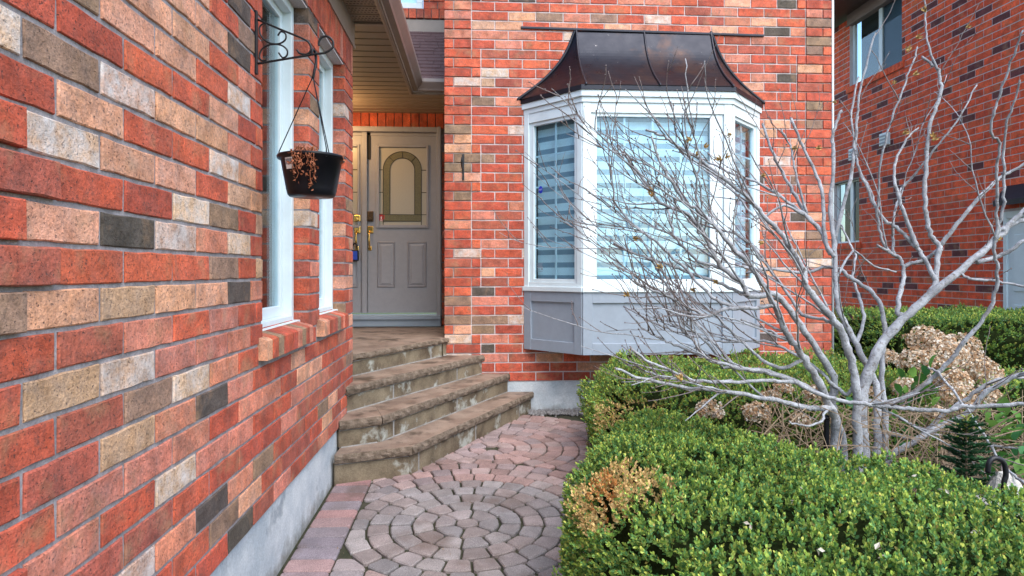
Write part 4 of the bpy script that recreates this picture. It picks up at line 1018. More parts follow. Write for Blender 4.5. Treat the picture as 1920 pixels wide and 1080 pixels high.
def hedge(name, poly, ztop, dens, lsize, label, cat, dead=(), rr=.16, zb=.0, bumpa=.03, dark=1.0, sunny=1.0, leaves=12, group=None, yellow=.03):
    poly = [tuple(p) for p in poly]; xs, ys = [p[0] for p in poly], [p[1] for p in poly]
    root = thing(name, (sum(xs) / len(xs), sum(ys) / len(ys), zb), label, cat, group)
    bx = (max(xs) - min(xs)) * (max(ys) - min(ys))
    n = int(bx * dens); P = np.stack([rng.uniform(min(xs), max(xs), n), rng.uniform(min(ys), max(ys), n), np.zeros(n)], 1); P = P[pip(P, poly)]
    d, N = pdist(P, poly); t = np.clip(d / rr, 0, 1); hz = ztop - rr + rr * np.sqrt(np.clip(1 - (1 - t) ** 2, 0, 1))
    bz = bumpa * vnoise(P, 6, 3) + bumpa * .7 * vnoise(P, 15, 9); P[:, 2] = hz + bz
    nrm = np.concatenate([N * (1 - t)[:, None] * 1.2, (.35 + t)[:, None]], 1)
    # sides
    per = [(poly[i], poly[(i + 1) % len(poly)]) for i in range(len(poly))]; SP = []; SN = []
    area = sum((a[0] * b[1] - b[0] * a[1]) for a, b in per); sg = 1 if area > 0 else -1
    for a, b in per:
        L = math.hypot(b[0] - a[0], b[1] - a[1]); k = int(L * (ztop - rr * .4 - zb) * dens * 1.05)
        u = rng.uniform(0, 1, k); z = rng.uniform(zb + .03, ztop - rr * .4, k); nx, ny = (b[1] - a[1]) / L * sg, -(b[0] - a[0]) / L * sg
        q = np.stack([a[0] + (b[0] - a[0]) * u, a[1] + (b[1] - a[1]) * u, z], 1); bl = bumpa * 1.6 * vnoise(q, 7, 5) - .05 * np.clip((zb + .2 - z) / .2, 0, 1) - .06 * np.clip((z - ztop + rr) / rr, 0, 1)
        q[:, 0] += nx * bl; q[:, 1] += ny * bl; SP.append(q); SN.append(np.tile([nx, ny, .45], (k, 1)))
    P = np.concatenate([P] + SP); nrm = np.concatenate([nrm] + SN); nrm /= np.linalg.norm(nrm, axis=1)[:, None]
    depth = rng.exponential(.026, len(P)) - .018 - .03 * (rng.uniform(size=len(P)) < .06) * rng.uniform(.3, 1, len(P))
    keep = (vnoise(P, 21, 2) + .35 * rng.normal(size=len(P))) > -.85; P, nrm, depth = P[keep], nrm[keep], depth[keep]; P = P - nrm * depth[:, None]
    dirn = nrm + rng.normal(scale=.38, size=nrm.shape); dirn[:, 2] += .35; dirn /= np.linalg.norm(dirn, axis=1)[:, None]
    sh = rng.normal(size=(len(P)))                     # sprig shade
    clump = vnoise(P, 5, 1)
    k = leaves; B = []; Dd = []; S = []; Cc = []
    for j in range(k):
        f = j / (k - 1); ang = j * 2.4 + rng.uniform(0, 6.28, len(P)) * (1 if j == 0 else 0)
        a = np.cross(dirn, [0.3, .2, .9]); a /= np.linalg.norm(a, axis=1)[:, None] + 1e-9; b = np.cross(dirn, a); phi = j * 2.4 + sh * 3
        rd = a * np.cos(phi)[:, None] + b * np.sin(phi)[:, None]
        B.append(P + dirn * (lsize * 2.0 * (f - .6))); Dd.append(dirn * (.55 + .8 * f) + rd * (1.0 - .7 * f) + rng.normal(scale=.2, size=P.shape))
        S.append(lsize * rng.uniform(.75, 1.2, len(P)) * (1 - .25 * f))
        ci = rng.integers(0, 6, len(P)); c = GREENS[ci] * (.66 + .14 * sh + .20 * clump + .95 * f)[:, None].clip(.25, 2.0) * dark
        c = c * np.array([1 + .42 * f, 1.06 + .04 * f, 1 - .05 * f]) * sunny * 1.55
        yl = rng.uniform(size=len(P)) < yellow; c[yl] = np.array([.30, .24, .06]) * rng.uniform(.6, 1.2, (yl.sum(), 1))
        for (cx, cy, cz, r_, prob, cl) in dead:
            dd_ = np.linalg.norm((P - np.array([cx, cy, cz])) / np.array(r_), axis=1); hit = (dd_ < 1 + .35 * clump) & (rng.uniform(size=len(P)) < prob); c[hit] = np.array(cl) * rng.uniform(.6, 1.3, (hit.sum(), 1))
        Cc.append(c)
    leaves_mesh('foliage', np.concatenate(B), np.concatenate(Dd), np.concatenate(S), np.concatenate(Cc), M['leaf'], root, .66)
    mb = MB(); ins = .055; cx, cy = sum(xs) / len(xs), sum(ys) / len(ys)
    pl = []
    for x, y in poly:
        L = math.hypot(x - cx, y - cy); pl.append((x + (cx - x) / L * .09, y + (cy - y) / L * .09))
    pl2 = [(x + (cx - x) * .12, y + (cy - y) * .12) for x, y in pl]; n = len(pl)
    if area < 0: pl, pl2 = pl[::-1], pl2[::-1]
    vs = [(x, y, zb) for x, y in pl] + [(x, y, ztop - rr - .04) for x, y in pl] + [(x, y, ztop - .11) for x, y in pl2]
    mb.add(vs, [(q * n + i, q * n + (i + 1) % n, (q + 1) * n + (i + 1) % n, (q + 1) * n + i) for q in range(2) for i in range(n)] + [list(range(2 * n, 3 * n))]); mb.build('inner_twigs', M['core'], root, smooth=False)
    return root
TAN = (.66, .46, .20); ORG = (.58, .27, .09)
pd = at(1165, 925, 2.25); pd2 = at(1190, 785, 3.75); pd3 = at(1400, 800, 3.5)
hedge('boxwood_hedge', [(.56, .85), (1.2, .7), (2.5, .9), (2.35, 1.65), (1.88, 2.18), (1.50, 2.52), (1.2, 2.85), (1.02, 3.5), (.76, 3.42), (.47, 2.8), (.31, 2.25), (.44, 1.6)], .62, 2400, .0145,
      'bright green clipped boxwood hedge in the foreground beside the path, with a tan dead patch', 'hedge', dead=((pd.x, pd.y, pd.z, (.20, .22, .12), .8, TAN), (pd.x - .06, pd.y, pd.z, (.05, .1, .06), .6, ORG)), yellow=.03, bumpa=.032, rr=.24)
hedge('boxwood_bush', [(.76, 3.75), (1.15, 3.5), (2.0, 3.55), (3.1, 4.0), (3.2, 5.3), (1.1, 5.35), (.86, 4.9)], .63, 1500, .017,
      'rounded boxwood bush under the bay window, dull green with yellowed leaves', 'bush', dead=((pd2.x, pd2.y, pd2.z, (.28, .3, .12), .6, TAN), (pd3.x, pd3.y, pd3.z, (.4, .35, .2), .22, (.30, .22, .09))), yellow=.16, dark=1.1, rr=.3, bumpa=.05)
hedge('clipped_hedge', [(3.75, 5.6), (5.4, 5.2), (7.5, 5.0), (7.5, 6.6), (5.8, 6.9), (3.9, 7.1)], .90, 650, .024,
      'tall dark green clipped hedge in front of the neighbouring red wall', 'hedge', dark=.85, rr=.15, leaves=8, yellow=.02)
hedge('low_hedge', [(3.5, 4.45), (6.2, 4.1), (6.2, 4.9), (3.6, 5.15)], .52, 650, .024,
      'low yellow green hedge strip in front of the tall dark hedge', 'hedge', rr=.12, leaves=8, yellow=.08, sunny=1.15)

# ------------------------------------------------------------------ bare shrub
bs = thing('bare_shrub', at(1620, 900, 3.0) * 1.0, 'large leafless grey shrub with many spreading stems in the garden bed', 'shrub')
bs.location.z = 0
BR = [  # traced stems: (points, radius px start, end, depth change)
 ([(1617, 1000), (1617, 845), (1614, 760), (1625, 710), (1650, 650), (1682, 608), (1740, 556), (1800, 508), (1860, 455), (1885, 430), (1920, 395), (1990, 340)], 17, 5, .1),
 ([(1640, 1000), (1644, 845), (1644, 770), (1642, 720), (1618, 673), (1592, 618), (1572, 580), (1566, 523), (1564, 457), (1557, 391), (1560, 347), (1564, 291), (1560, 258), (1570, 227), (1578, 208)], 10, 3, .35),
 ([(1605, 1000), (1608, 830), (1607, 747), (1600, 690), (1589, 654), (1572, 612), (1530, 562), (1511, 534), (1508, 507), (1483, 468), (1467, 440), (1436, 408), (1400, 369), (1350, 330), (1304, 293), (1270, 274), (1244, 255), (1212, 244)], 12, 2.6, -.1),
 ([(1570, 1000), (1565, 829), (1567, 787), (1555, 760), (1535, 715), (1509, 673), (1486, 640), (1469, 612), (1453, 573), (1430, 530), (1400, 490), (1370, 460), (1350, 435), (1313, 397), (1285, 382), (1260, 344), (1239, 308), (1222, 257)], 12, 2.6, -.35),
 ([(1590, 1000), (1580, 830), (1567, 787), (1560, 750), (1564, 707), (1517, 632), (1486, 587), (1453, 552), (1407, 556), (1390, 530), (1354, 503), (1340, 480), (1318, 436), (1289, 402), (1236, 380), (1222, 356), (1200, 325), (1174, 293), (1157, 274)], 11, 2.5, -.2),
 ([(1660, 1000), (1660, 849), (1660, 773), (1652, 718), (1654, 676), (1659, 620), (1650, 570), (1630, 543), (1594, 520), (1575, 505), (1550, 500), (1505, 512), (1440, 505), (1400, 512)], 8, 3, .3),
 ([(1735, 562), (1755, 530), (1757, 487), (1762, 462), (1745, 442), (1736, 398), (1734, 356), (1737, 320), (1737, 284), (1743, 232), (1754, 207), (1765, 168), (1759, 132), (1745, 118), (1729, 107)], 7, 3, .15),
 ([(1759, 132), (1743, 95), (1736, 54), (1735, 10), (1733, -60)], 3, 1.6, .05),
 ([(1762, 462), (1795, 420), (1834, 373), (1870, 337), (1898, 320), (1960, 285)], 5.5, 3, -.1),
 ([(1755, 530), (1732, 484), (1718, 464), (1698, 442), (1682, 428), (1662, 415), (1640, 385), (1611, 319), (1600, 263), (1597, 208), (1610, 145)], 6, 2, .2),
 ([(1718, 464), (1707, 431), (1693, 395), (1684, 364), (1676, 337), (1680, 300), (1700, 260), (1722, 240)], 6, 2, .05),
 ([(1700, 598), (1682, 585), (1686, 560), (1693, 531), (1695, 500), (1687, 484), (1668, 473), (1645, 460)], 7, 3, .1),
 ([(1695, 500), (1704, 495), (1732, 487), (1751, 474), (1762, 462)], 5, 4, 0),
 ([(1687, 484), (1676, 475), (1673, 445), (1676, 412), (1682, 381), (1690, 352)], 4.5, 2, .1),
 ([(1668, 473), (1658, 458), (1647, 424), (1644, 391), (1630, 352), (1611, 319)], 4, 2, .1),
 ([(1564, 457), (1594, 335), (1604, 263), (1607, 222), (1611, 180), (1632, 90), (1642, 62)], 5, 1.8, .1),
 ([(1650, 424), (1644, 400), (1647, 372), (1651, 304), (1665, 246), (1682, 196), (1696, 159), (1712, 118), (1720, 88)], 3.2, 1.8, -.1),
 ([(1690, 352), (1709, 334), (1762, 268), (1796, 226), (1832, 159)], 3, 1.6, -.2),
 ([(1622, 751), (1675, 755), (1702, 744), (1719, 732), (1755, 704), (1784, 673), (1802, 649), (1825, 621), (1859, 575), (1869, 535), (1869, 502), (1863, 461), (1868, 437), (1870, 376), (1868, 320), (1876, 270), (1857, 248), (1862, 215), (1876, 173), (1901, 104), (1918, 57)], 6.5, 2.2, -.45),
 ([(1865, 450), (1873, 431), (1882, 378), (1882, 332), (1884, 240), (1900, 200), (1912, 150)], 4.5, 2, -.1),
 ([(1879, 434), (1901, 417), (1925, 411), (1980, 380)], 7, 5, .1),
 ([(1832, 492), (1862, 484), (1890, 473), (1920, 451), (1980, 420)], 6, 4, -.05),
 ([(1795, 512), (1818, 523), (1870, 528), (1925, 538), (1990, 550)], 4, 2.5, -.2),
 ([(1487, 713), (1513, 729), (1547, 742), (1587, 754), (1618, 757), (1649, 761), (1702, 767), (1720, 768), (1778, 771), (1804, 761), (1848, 762), (1925, 757), (1990, 760)], 5, 5, -.25),
 ([(1655, 870), (1680, 849), (1714, 828), (1752, 805), (1815, 774), (1850, 735), (1890, 712), (1925, 700), (1990, 690)], 8, 5, -.25),
 ([(1660, 810), (1680, 815), (1719, 823), (1758, 787), (1804, 753), (1835, 730), (1872, 711), (1925, 706), (1990, 700)], 6, 4, -.1),
 ([(1660, 770), (1690, 785), (1732, 807), (1778, 820), (1825, 833), (1925, 842), (1990, 846)], 3.5, 2.6, -.3),
 ([(1740, 690), (1758, 698), (1804, 755), (1825, 787), (1846, 818), (1861, 841), (1887, 877), (1925, 908)], 2.6, 3.2, -.3),
 ([(1567, 787), (1560, 765), (1529, 766), (1500, 762), (1447, 748), (1386, 738), (1325, 730), (1268, 723), (1203, 709), (1154, 691)], 8.5, 2.8, -.3),
 ([(1547, 742), (1488, 713), (1431, 697), (1378, 689), (1325, 673), (1301, 640), (1280, 622), (1251, 600)], 6, 2.2, -.1),
 ([(1488, 716), (1439, 713), (1386, 717), (1301, 713), (1252, 693), (1215, 677), (1183, 654)], 5, 2.8, -.2),
 ([(1386, 717), (1358, 713), (1293, 716), (1236, 705), (1203, 691), (1170, 679)], 3.6, 2, .1),
 ([(1488, 713), (1440, 697), (1390, 689), (1340, 678), (1296, 658), (1257, 644), (1232, 631), (1204, 614), (1173, 580)], 5, 2, .05),
 ([(1431, 697), (1382, 689), (1332, 636), (1284, 580), (1257, 544), (1234, 511), (1219, 483)], 4.6, 2.4, .15),
 ([(1390, 689), (1357, 689), (1334, 650), (1296, 617), (1251, 578), (1212, 544), (1198, 530)], 4, 2, -.1),
 ([(1509, 673), (1470, 690), (1434, 680), (1401, 650), (1370, 622), (1340, 592), (1307, 564), (1273, 540), (1230, 500)], 5, 2, .2),
 ([(1453, 573), (1440, 575), (1379, 578), (1357, 580), (1329, 592), (1296, 580), (1262, 561), (1232, 547), (1195, 530), (1184, 514)], 6, 2.2, -.05),
 ([(1407, 556), (1380, 545), (1346, 530), (1307, 517), (1273, 503), (1223, 486), (1182, 472), (1152, 457)], 5, 2.6, .1),
 ([(1379, 578), (1334, 556), (1290, 508), (1232, 455), (1204, 433), (1182, 417), (1162, 392), (1152, 378), (1147, 329), (1145, 312)], 4.6, 1.9, .2),
 ([(1354, 503), (1309, 489), (1279, 461), (1262, 436), (1254, 400), (1251, 388)], 4, 2.6, .1),
 ([(1318, 436), (1309, 435), (1306, 368), (1306, 334), (1297, 305), (1289, 276), (1285, 211), (1286, 190)], 3.4, 1.6, -.2),
 ([(1306, 334), (1313, 300), (1304, 264), (1297, 223), (1289, 180), (1285, 110)], 2.6, 1.4, -.1),
 ([(1558, 477), (1536, 430), (1508, 402), (1456, 363), (1417, 341), (1369, 325), (1340, 308), (1309, 296)], 5.5, 2, .25),
 ([(1564, 482), (1547, 455), (1544, 391), (1539, 347), (1522, 310), (1505, 274), (1483, 222)], 5.5, 3, .15),
 ([(1536, 430), (1514, 405), (1492, 369), (1467, 324), (1447, 283), (1430, 233)], 5, 3, .2),
 ([(1514, 405), (1497, 347), (1486, 291), (1480, 269), (1465, 242)], 3.5, 2, .05),
 ([(1508, 402), (1470, 385), (1420, 410), (1371, 353), (1328, 322)], 4, 2, .1),
 ([(1604, 710), (1590, 740), (1560, 720), (1530, 690), (1490, 665), (1440, 640), (1400, 640), (1350, 640), (1300, 630), (1240, 612), (1170, 575)], 5, 2, .3),
 ([(1572, 612), (1545, 600), (1505, 590), (1470, 540), (1440, 500), (1420, 470), (1380, 440), (1330, 425), (1290, 410)], 5, 2, .4),
 ([(1605, 645), (1620, 600), (1612, 560), (1600, 520), (1604, 480), (1590, 450), (1575, 420)], 5, 2, .35),
 ([(1567, 523), (1600, 470), (1640, 500), (1680, 510)], 3, 2, .3),
 ([(1486, 640), (1450, 625), (1420, 610), (1390, 600)], 4, 2, .1),
 ([(1555, 760), (1540, 790), (1510, 800), (1480, 790)], 4, 2, -.2),
]
stems = []; allp = []
tw = MB(); podspots = []
def lump(mb, p, r, d=None):
    vs = [p + Vector(v) * r for v in ((1, 0, 0), (-1, 0, 0), (0, 1, 0), (0, -1, 0), (0, 0, 1.3), (0, 0, -1.1))]
    mb.add(vs, [(0, 2, 4), (2, 1, 4), (1, 3, 4), (3, 0, 4), (2, 0, 5), (1, 2, 5), (3, 1, 5), (0, 3, 5)])
def grow(p, d, L, r, lvl=0):
    n = max(4, int(L / .035)); P = [p]; q = p.copy(); dd_ = d.copy()
    for i in range(n):
        dd_ = (dd_ + Vector((R.gauss(0, .10), R.gauss(0, .10), R.gauss(.04, .09)))).normalized(); q = q + dd_ * (L / n); P.append(q.copy())
        if i > 0 and R.random() < .5: lump(tw, q + Vector((R.uniform(-1, 1), R.uniform(-1, 1), R.uniform(-1, 1))) * r * 1.2, r * R.uniform(1.0, 1.6))
        if lvl == 0 and i > 1 and R.random() < .12:
            nd = (dd_ + Vector((R.uniform(-1, 1), R.uniform(-1, 1), R.uniform(-.3, .9))) * .8).normalized(); grow(q, nd, L * R.uniform(.25, .5), r * .75, 1)
    tw.tube(P, [r * (1 - .55 * i / n) for i in range(n + 1)], 5); lump(tw, P[-1], r * 1.3)
    return P[-1]
for bi, (pts, r0, r1, dd_) in enumerate(BR):
    start = pts[0]; d0 = 3.0 + R.uniform(-.12, .12)
    if start[1] < 990:
        best = min(allp, key=lambda a: (a[0] - start[0]) ** 2 + (a[1] - start[1]) ** 2); d0 = best[2]
    cum = [0]
    for a, b in zip(pts[:-1], pts[1:]): cum.append(cum[-1] + math.hypot(a[0] - b[0], a[1] - b[1]))
    wob = R.uniform(0, 6.28); P = []
    for (x, y), c in zip(pts, cum):
        f = c / cum[-1]; dep = d0 + dd_ * 1.25 * f + .05 * math.sin(wob + 5 * f) * f; P.append((at(x, y, dep), dep))
    if start[1] > 990: P[0] = (Vector((P[1][0].x, P[1][0].y, -.02)), P[1][1])
    C0 = catmull([p for p, _ in P], 5); n = len(C0); C = []
    for i in range(n):                           # slightly angular growth
        k = min(i // 5, len(P) - 2); f = (i - 5 * k) / 5; ln_p = P[k][0].lerp(P[k + 1][0], f); C.append(C0[i].lerp(ln_p, .5) + Vector((R.gauss(0, 1), R.gauss(0, 1), R.gauss(0, 1))) * (.0022 if 0 < i < n - 1 else 0)); rr_ = []; d_ = [P[min(i // 5, len(P) - 1)][1] for i in range(n)]
    for i in range(n):
        f = i / (n - 1); rp = r0 + (r1 - r0) * f ** .8; rr_.append(max(.0022, .76 * rp * d_[i] / F * R.uniform(.92, 1.09) * (1.06 if i % 5 == 0 else 1)))
    if start[1] > 990: rr_[0] *= 1.25
    mb = MB(); mb.tube(C, rr_, 9 if r0 > 5 else 7)
    for i in range(3, n - 1):
        if R.random() < .45: lump(mb, C[i] + Vector((R.uniform(-1, 1), R.uniform(-1, 1), R.uniform(-1, 1))).normalized() * rr_[i] * .75, max(.0035, rr_[i] * R.uniform(.35, .55)))
    mb.build('stem' if start[1] > 990 else 'branch', M['bark'], bs, smooth=True)
    for i in range(n):
        q = proj(C[i])
        if q: allp.append((q[0], q[1], q[2]))
    for i in range(int(n * .42), n - 1):          # twigs
        if R.random() < ((.30 if r0 < 9 else .24) if C[i].x < 1.8 else .06) and C[i].z > .45:
            t = (C[min(i + 1, n - 1)] - C[i - 1]).normalized(); v = Vector((R.uniform(-1, 1), R.uniform(-1, .6), R.uniform(-.35, 1)))
            v = (v - t * v.dot(t)).normalized(); dirn = (t * R.uniform(.7, 1.1) + v * R.uniform(.35, .8)).normalized()
            e = grow(C[i] + v * rr_[i] * .5, dirn, R.uniform(.07, .34), R.uniform(.0022, .0036))
            if R.random() < .05: podspots.append(e)
    lump(tw, C[-1], rr_[-1] * 1.2); stems.append((C, rr_))
# second order branches fanning out of the traced ones
for C, rr_ in list(stems):
    n = len(C)
    for _ in range(max(0, int(n / 8))):
        i = R.randrange(int(n * .3), n - 2)
        if C[i].z < .3 or C[i].z > 1.75 or rr_[i] < .005 or (C[i].x > 1.70 and R.random() < .88): continue
        t = (C[i + 1] - C[i - 1]).normalized(); v = Vector((R.uniform(-1, .2), R.uniform(-1, .8), R.uniform(-.4, .6)))
        v = (v - t * v.dot(t)).normalized(); d = (t + v * R.uniform(.35, .8)).normalized(); L = R.uniform(.25, .75); m = int(L / .06) + 2; p = C[i].copy(); P = [p.copy()]
        for k in range(m):
            d = (d + Vector((R.gauss(-.02, .085), R.gauss(0, .085), R.gauss(.012, .085)))).normalized(); p = p + d * (L / m)
            if p.y > 5.2: p.y = 5.2
            P.append(p.copy())
        ra = min(rr_[i] * .55, .0052); rs = [ra * (1 - .62 * k / m) for k in range(m + 1)]; mb = MB(); mb.tube(P, rs, 6)
        for k in range(1, m):
            if R.random() < .5: lump(mb, P[k] + Vector((R.uniform(-1, 1), R.uniform(-1, 1), R.uniform(-1, 1))) * rs[k] * .6, rs[k] * 1.1)
        mb.build('branch', M['bark'], bs, smooth=True)
        for k in range(2, m):
            if R.random() < .4:
                e = grow(P[k], (d + Vector((R.uniform(-1, 1), R.uniform(-1, 1), R.uniform(-.3, 1))) * .7).normalized(), R.uniform(.06, .26), R.uniform(.002, .003))
tw.build('twigs', M['twig'], bs, smooth=True, kind='stuff')
for x, y in ((1222, 357), (1222, 366), (1307, 290), (1322, 275), (1295, 262), (1370, 252), (1430, 455), (1487, 398 - 180 + 60), (1532, 278), (1567, 192), (1677, 157), (1719, 70), (1702, 95), (1714, 140), (1695, 250), (1735, 20), (1749, 255), (1873, 450), (1297, 543), (1344, 528), (1750, 262)):
    b = min(allp, key=lambda a: (a[0] - x) ** 2 + (a[1] - y) ** 2); podspots.append(at(x, y, b[2] - .01))
for p in podspots:
    mb = MB(); ax = Vector((R.uniform(-1, 1), R.uniform(-1, .3), R.uniform(-.2, 1))).normalized(); s = R.uniform(.011, .016)
    n1 = ax.orthogonal().normalized(); n2 = ax.cross(n1); lump(mb, p, s * .55)
    for k in range(5):
        a = 2 * math.pi * k / 5; o_ = n1 * math.cos(a) + n2 * math.sin(a); sd_ = ax.cross(o_)
        mb.add([p, p + o_ * s * .7 + sd_ * s * .4 + ax * s * .5, p + o_ * s * .95 + ax * s * 1.7, p + o_ * s * .7 - sd_ * s * .4 + ax * s * .5, p + o_ * s * .4 + ax * s * .7], [(0, 1, 4), (1, 2, 4), (2, 3, 4), (3, 0, 4)])
    mb.build('seed_pod', M['pod'], bs)

# ------------------------------------------------------------------ dried hydrangeas
PET = np.array([(.66, .51, .37), (.74, .63, .50), (.56, .38, .24), (.76, .70, .61), (.40, .24, .13)])
def flower_head(c, r, parent, sq=.75, dark=1.0):
    n = int(340 * (r / .08) ** 1.7); v = rng.normal(size=(n, 3)); v /= np.linalg.norm(v, axis=1)[:, None]; v = v[v[:, 2] > -.55]
    rad_ = r * rng.uniform(.72, 1.06, len(v)) * (1 + .12 * vnoise(v, 3, c[0])); ctr = np.array(c) + v * rad_[:, None] * np.array([1, 1, sq])
    B, D_, S, Cc = [], [], [], []
    a = np.cross(v, [.1, .3, .95]); a /= np.linalg.norm(a, axis=1)[:, None] + 1e-9; b = np.cross(v, a); ph = rng.uniform(0, 6.28, len(v)); col = PET[rng.integers(0, 5, len(v))] * rng.uniform(.75, 1.2, (len(v), 1)) * dark
    for k in range(4):
        an = ph + k * math.pi / 2; rd = a * np.cos(an)[:, None] + b * np.sin(an)[:, None]
        B.append(ctr); D_.append(rd + v * rng.uniform(.1, .9, (len(v), 1))); S.append(rng.uniform(.0075, .0125, len(v))); Cc.append(col * rng.uniform(.85, 1.15, (len(v), 1)))
    return leaves_mesh('flower_head', np.concatenate(B), np.concatenate(D_), np.concatenate(S), np.concatenate(Cc), M['petal'], parent, 1.3, None)
def broadleaf(mb, p, d, s, nrm=None):
    d = d.normalized(); s_ = d.cross(Vector((0, 0, 1)) + Vector((R.uniform(-.4, .4), R.uniform(-.4, .4), 0))).normalized(); u = s_.cross(d); V = []
    for f, wd, dz_ in ((0, .06, 0), (.25, .30, .06), (.55, .34, .07), (.82, .20, .03), (1, .0, -.06)):
        c = p + d * s * f + u * s * dz_; V += [c - s_ * s * wd + u * s * .07 * (wd > .1), c - u * s * .02, c + s_ * s * wd + u * s * .07 * (wd > .1)]
    col = GREENS[R.randrange(6)] * R.uniform(.8, 1.3) * np.array([.75, 1.1, .9])
    mb.add(V, [(3 * i + j, 3 * i + j + 1, 3 * i + j + 4, 3 * i + j + 3) for i in range(4) for j in range(2)], 0, (*col, 1))
def hydrangea(base, heads, label, leaves=()):
    root = thing('hydrangea', (base[0], base[1], 0), label, 'hydrangea', None)
    for (px, py, d, r) in heads:
        c = at(px, py, d); dk = R.uniform(.85, 1.1); flower_head(c, r, root, .8, dk)
        mb = MB(); b = Vector((base[0] + R.uniform(-.12, .12), base[1] + R.uniform(-.12, .12), -.02)); mb.tube(catmull([b, (b + c) / 2 + Vector((R.uniform(-.08, .08), R.uniform(-.08, .08), .06)), c], 5), [.004] * 11, 5); mb.build('flower_stalk', M['stalk'], root)
    if leaves:
        mb = MB()
        for (px, py, d, ang, s) in leaves: broadleaf(mb, at(px, py, d), Vector((math.cos(rad(ang)), R.uniform(-.6, .1), math.sin(rad(ang)))), s)
        mb.build('leaves', M['leaf'], root, smooth=True)
    return root
h0 = at(1760, 760, 3.9)
hydrangea((h0.x, h0.y), [(1735, 640, 3.95, .11), (1770, 665, 3.85, .13), (1715, 680, 3.8, .10), (1800, 655, 4.1, .12), (1815, 690, 4.0, .13), (1785, 715, 3.8, .10), (1845, 705, 4.0, .11), (1760, 700, 3.75, .09), (1795, 742, 3.65, .09), (1850, 745, 3.9, .08), (1700, 730, 3.6, .075), (1752, 775, 3.6, .06)],
          'large clump of tan dried hydrangea heads right of the bare shrub', [(1715 + R.uniform(-30, 40), 715 + R.uniform(-15, 50), 3.5, R.uniform(30, 150), R.uniform(.04, .075)) for _ in range(22)] + [(1745, 690, 3.6, 70, .085), (1760, 705, 3.6, 40, .08), (1735, 705, 3.6, 110, .075)])
h1 = at(1420, 800, 3.45)
hydrangea((h1.x, h1.y), [(1418, 775, 3.42, .072), (1445, 745, 3.5, .05), (1470, 728, 3.55, .05), (1525, 740, 3.6, .06), (1500, 790, 3.4, .05)], 'small pinkish tan dried hydrangea heads left of the shrub stems')
h2 = at(1330, 800, 3.4)
hydrangea((h2.x, h2.y), [(1329, 770, 3.36, .070)], 'single pale dried hydrangea head standing over the boxwood bush')
h3 = at(1660, 690, 4.6)
hydrangea((h3.x, h3.y), [(1663, 672, 4.6, .075), (1625, 735, 4.0, .05)], 'dried hydrangea heads behind the main shrub stems')

# broad green leaves at the right edge
gl_ = thing('leafy_plant', at(1890, 900, 2.9), 'young plant with broad fresh green leaves at the right edge of the bed', 'plant'); gl_.location.z = 0
mb = MB()
for _ in range(75):
    px, py, d = R.uniform(1845, 1960), R.uniform(775, 900), R.uniform(2.75, 3.2); broadleaf(mb, at(px, py, d), Vector((R.uniform(-1, 1), R.uniform(-1, .3), R.uniform(-.1, .9))), R.uniform(.05, .10))
mb.build('leaves', M['leaf'], gl_, smooth=True)
mb = MB()
for _ in range(9):
    b = gl_.location + Vector((R.uniform(-.15, .2), R.uniform(-.15, .15), 0)); mb.tube([b, b + Vector((R.uniform(-.1, .1), R.uniform(-.1, .1), R.uniform(.35, .6)))], .004, 5)
mb.build('stalks', M['stalk'], gl_)
# under-bed green leaves scattered behind the shrub
lp = thing('leafy_plant', at(1690, 830, 3.5), 'few low green leaves among dry stalks behind the shrub stems', 'plant'); lp.location.z = 0
mb = MB()
for _ in range(50):
    px, py, d = R.uniform(1590, 1760), R.uniform(735, 850), R.uniform(3.2, 3.8); broadleaf(mb, at(px, py, d), Vector((R.uniform(-1, 1), R.uniform(-1, .3), R.uniform(-.1, .9))), R.uniform(.035, .075))
mb.build('leaves', M['leaf'], lp, smooth=True)
# dry stalks and litter in the bed
mb = MB()
for _ in range(420):
    px, py, d = R.uniform(1440, 1930), R.uniform(760, 900), R.uniform(2.75, 3.9); p = at(px, py, d)
    if p.z < 0: p.z = R.uniform(.02, .15)
    dr = Vector((R.gauss(0, 1), R.gauss(0, 1), R.gauss(.4, .8))).normalized() * R.uniform(.06, .22); mb.tube([p - dr, p + Vector((0, 0, R.uniform(0, .02))), p + dr], [.0028, .0024, .0015], 4)
for _ in range(500):
    p = Vector((R.uniform(1.0, 3.4), R.uniform(2.6, 4.4), R.uniform(.0, .05))); dr = Vector((R.gauss(0, 1), R.gauss(0, 1), R.gauss(0, .25))).normalized() * R.uniform(.04, .14); mb.tube([p - dr, p + dr], [.003, .002], 4)
tag(mb.build('dry_stalks', M['stalk']), 'tangle of dry brown stalks lying over the soil of the garden bed', 'stalks', kind='stuff')
# fir seedling
fp = at(1812, 840, 2.72)
fs_ = thing('fir_seedling', (fp.x, fp.y, 0), 'small dark green fir seedling just behind the foreground hedge', 'seedling')
mb = MB(); mb.tube([(fp.x, fp.y, -.02), (fp.x, fp.y, .72)], [.008, .003], 6); mb.build('trunk', M['stalk'], fs_)
B, D_ = [], []
for k in range(64):
    z = .26 + .44 * k / 64; L = .15 * (1 - .75 * (k / 64)) + .01; a = k * 2.4; o_ = np.array([math.cos(a), math.sin(a), .25])
    for j in range(26):
        f = j / 26; p = np.array([fp.x, fp.y, z]) + o_ * L * f
        for s_ in (-1, 1): B.append(p); D_.append(o_ * .8 + np.array([-o_[1], o_[0], .0]) * s_ + np.array([0, 0, R.uniform(-.2, .5)]))
for j in range(40): B.append(np.array([fp.x, fp.y, .62 + .10 * j / 40])); a = j * 2.4; D_.append(np.array([math.cos(a), math.sin(a), .5]))
B, D_ = np.array(B), np.array(D_); cc = np.tile([.022, .075, .028], (len(B), 1)) * rng.uniform(.6, 1.5, (len(B), 1)); cc[-40:] = [.25, .28, .05]
leaves_mesh('needles', B, D_, rng.uniform(.020, .032, len(B)), cc, M['leaf'], fs_, .24)
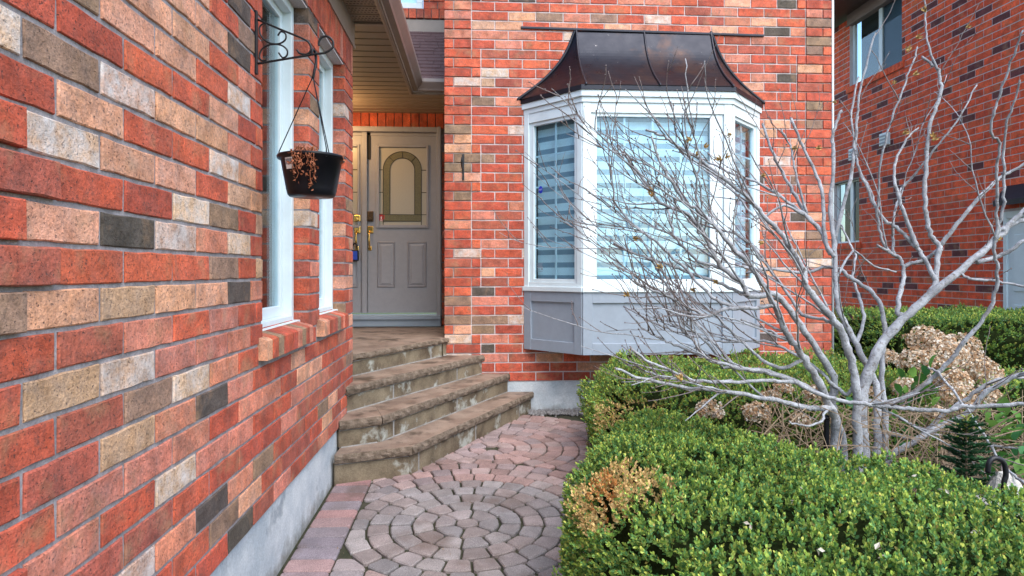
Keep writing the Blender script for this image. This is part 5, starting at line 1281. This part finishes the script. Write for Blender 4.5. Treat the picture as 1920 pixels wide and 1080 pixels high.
# black garden hook, stake and rock
hp = at(1868, 900, 2.55)
mb = MB(); mb.tube(catmull([(hp.x - .035, hp.y, hp.z + .03), (hp.x - .03, hp.y, hp.z + .07), (hp.x - .005, hp.y, hp.z + .088), (hp.x + .03, hp.y, hp.z + .07), (hp.x + .04, hp.y, hp.z + .02), (hp.x + .03, hp.y, hp.z - .03), (hp.x + .03, hp.y, hp.z - .2), (hp.x + .03, hp.y, -.02)], 5), .010, 9)
tag(mb.build('garden_hook', M['iron'], smooth=True), 'curved black metal garden hook standing at the right behind the hedge', 'garden hook')
gs = at(1546, 800, 2.85); st_ = thing('garden_stake', (gs.x, gs.y, 0), 'black plastic garden stake with round top left of the shrub trunks', 'stake')
mb = MB(); mb.tube([(gs.x, gs.y, -.02), (gs.x + .01, gs.y, gs.z + .03)], [.012, .012], 8); mb.build('post', M['blackplastic'], st_)
mb = MB(); mb.lathe([(0, -.014), (.012, -.008), (.014, 0), (.010, .01), (0, .014)], (gs.x + .01, gs.y, gs.z + .04), 10); mb.build('cap', M['blackplastic'], st_, smooth=True)
rk = at(1872, 915, 2.62); bm = bmesh.new(); bmesh.ops.create_icosphere(bm, subdivisions=3, radius=1)
for v in bm.verts:
    k = 1 + .18 * math.sin(v.co.x * 4 + 1) * math.cos(v.co.y * 3.3) + .1 * math.sin(v.co.z * 7 + v.co.x * 5); v.co = Vector((v.co.x * .15 * k, v.co.y * .12 * k, v.co.z * .22 * k))
me = bpy.data.meshes.new('rock'); bm.to_mesh(me); bm.free(); me.materials.append(M['rock']); o = link('rock', me); o.location = (rk.x, rk.y, rk.z - .20)
tag(o, 'pale rough rock beside the black garden hook', 'rock')
# gravel strip and dead leaves along the foundation of the front wall
mb = MB()
for _ in range(900):
    x, y = R.uniform(.5, 1.4), 5.99 - abs(R.gauss(0, .07)); s = R.uniform(.006, .022); p = Vector((x, y, .012 + R.uniform(0, .01))); lump(mb, p, s)
tag(mb.build('gravel_strip', M['gravel']), 'grey gravel strip along the concrete foundation under the bay window', 'gravel', kind='stuff')
mb = MB()
for _ in range(160): dryleaf(mb, Vector((R.uniform(-.86, 1.0), R.uniform(2.5, 5.9), .021 + 0 * R.random())), R.uniform(.006, .016))
for v in range(len(mb.v)):
    x, y, z = mb.v[v]; mb.v[v] = (x, y, gz(y) + .019 + abs(z - .021) * .5)
tag(mb.build('leaf_litter', M['stalk']), 'tiny bits of dry leaf litter scattered on the paved path', 'leaf litter', kind='stuff')

# a few pale fallen leaves lying on the foreground hedge
mb = MB()
for px, py in ((1483, 906), (1500, 915), (1488, 944), (1765, 920), (1530, 1035), (1640, 1030), (1655, 1042), (1720, 895), (1410, 985), (1840, 1000), (1580, 960)):
    zc = (CZ - .645) * F / (py - 508); p = at(px, py, zc)
    for _ in range(2): dryleaf(mb, p + Vector((R.uniform(-.008, .008), R.uniform(-.008, .008), R.uniform(0, .01))), R.uniform(.014, .024))
tag(mb.build('fallen_leaves', M['frost']), 'few pale fallen leaves lying on top of the foreground hedge', 'leaves', kind='stuff')
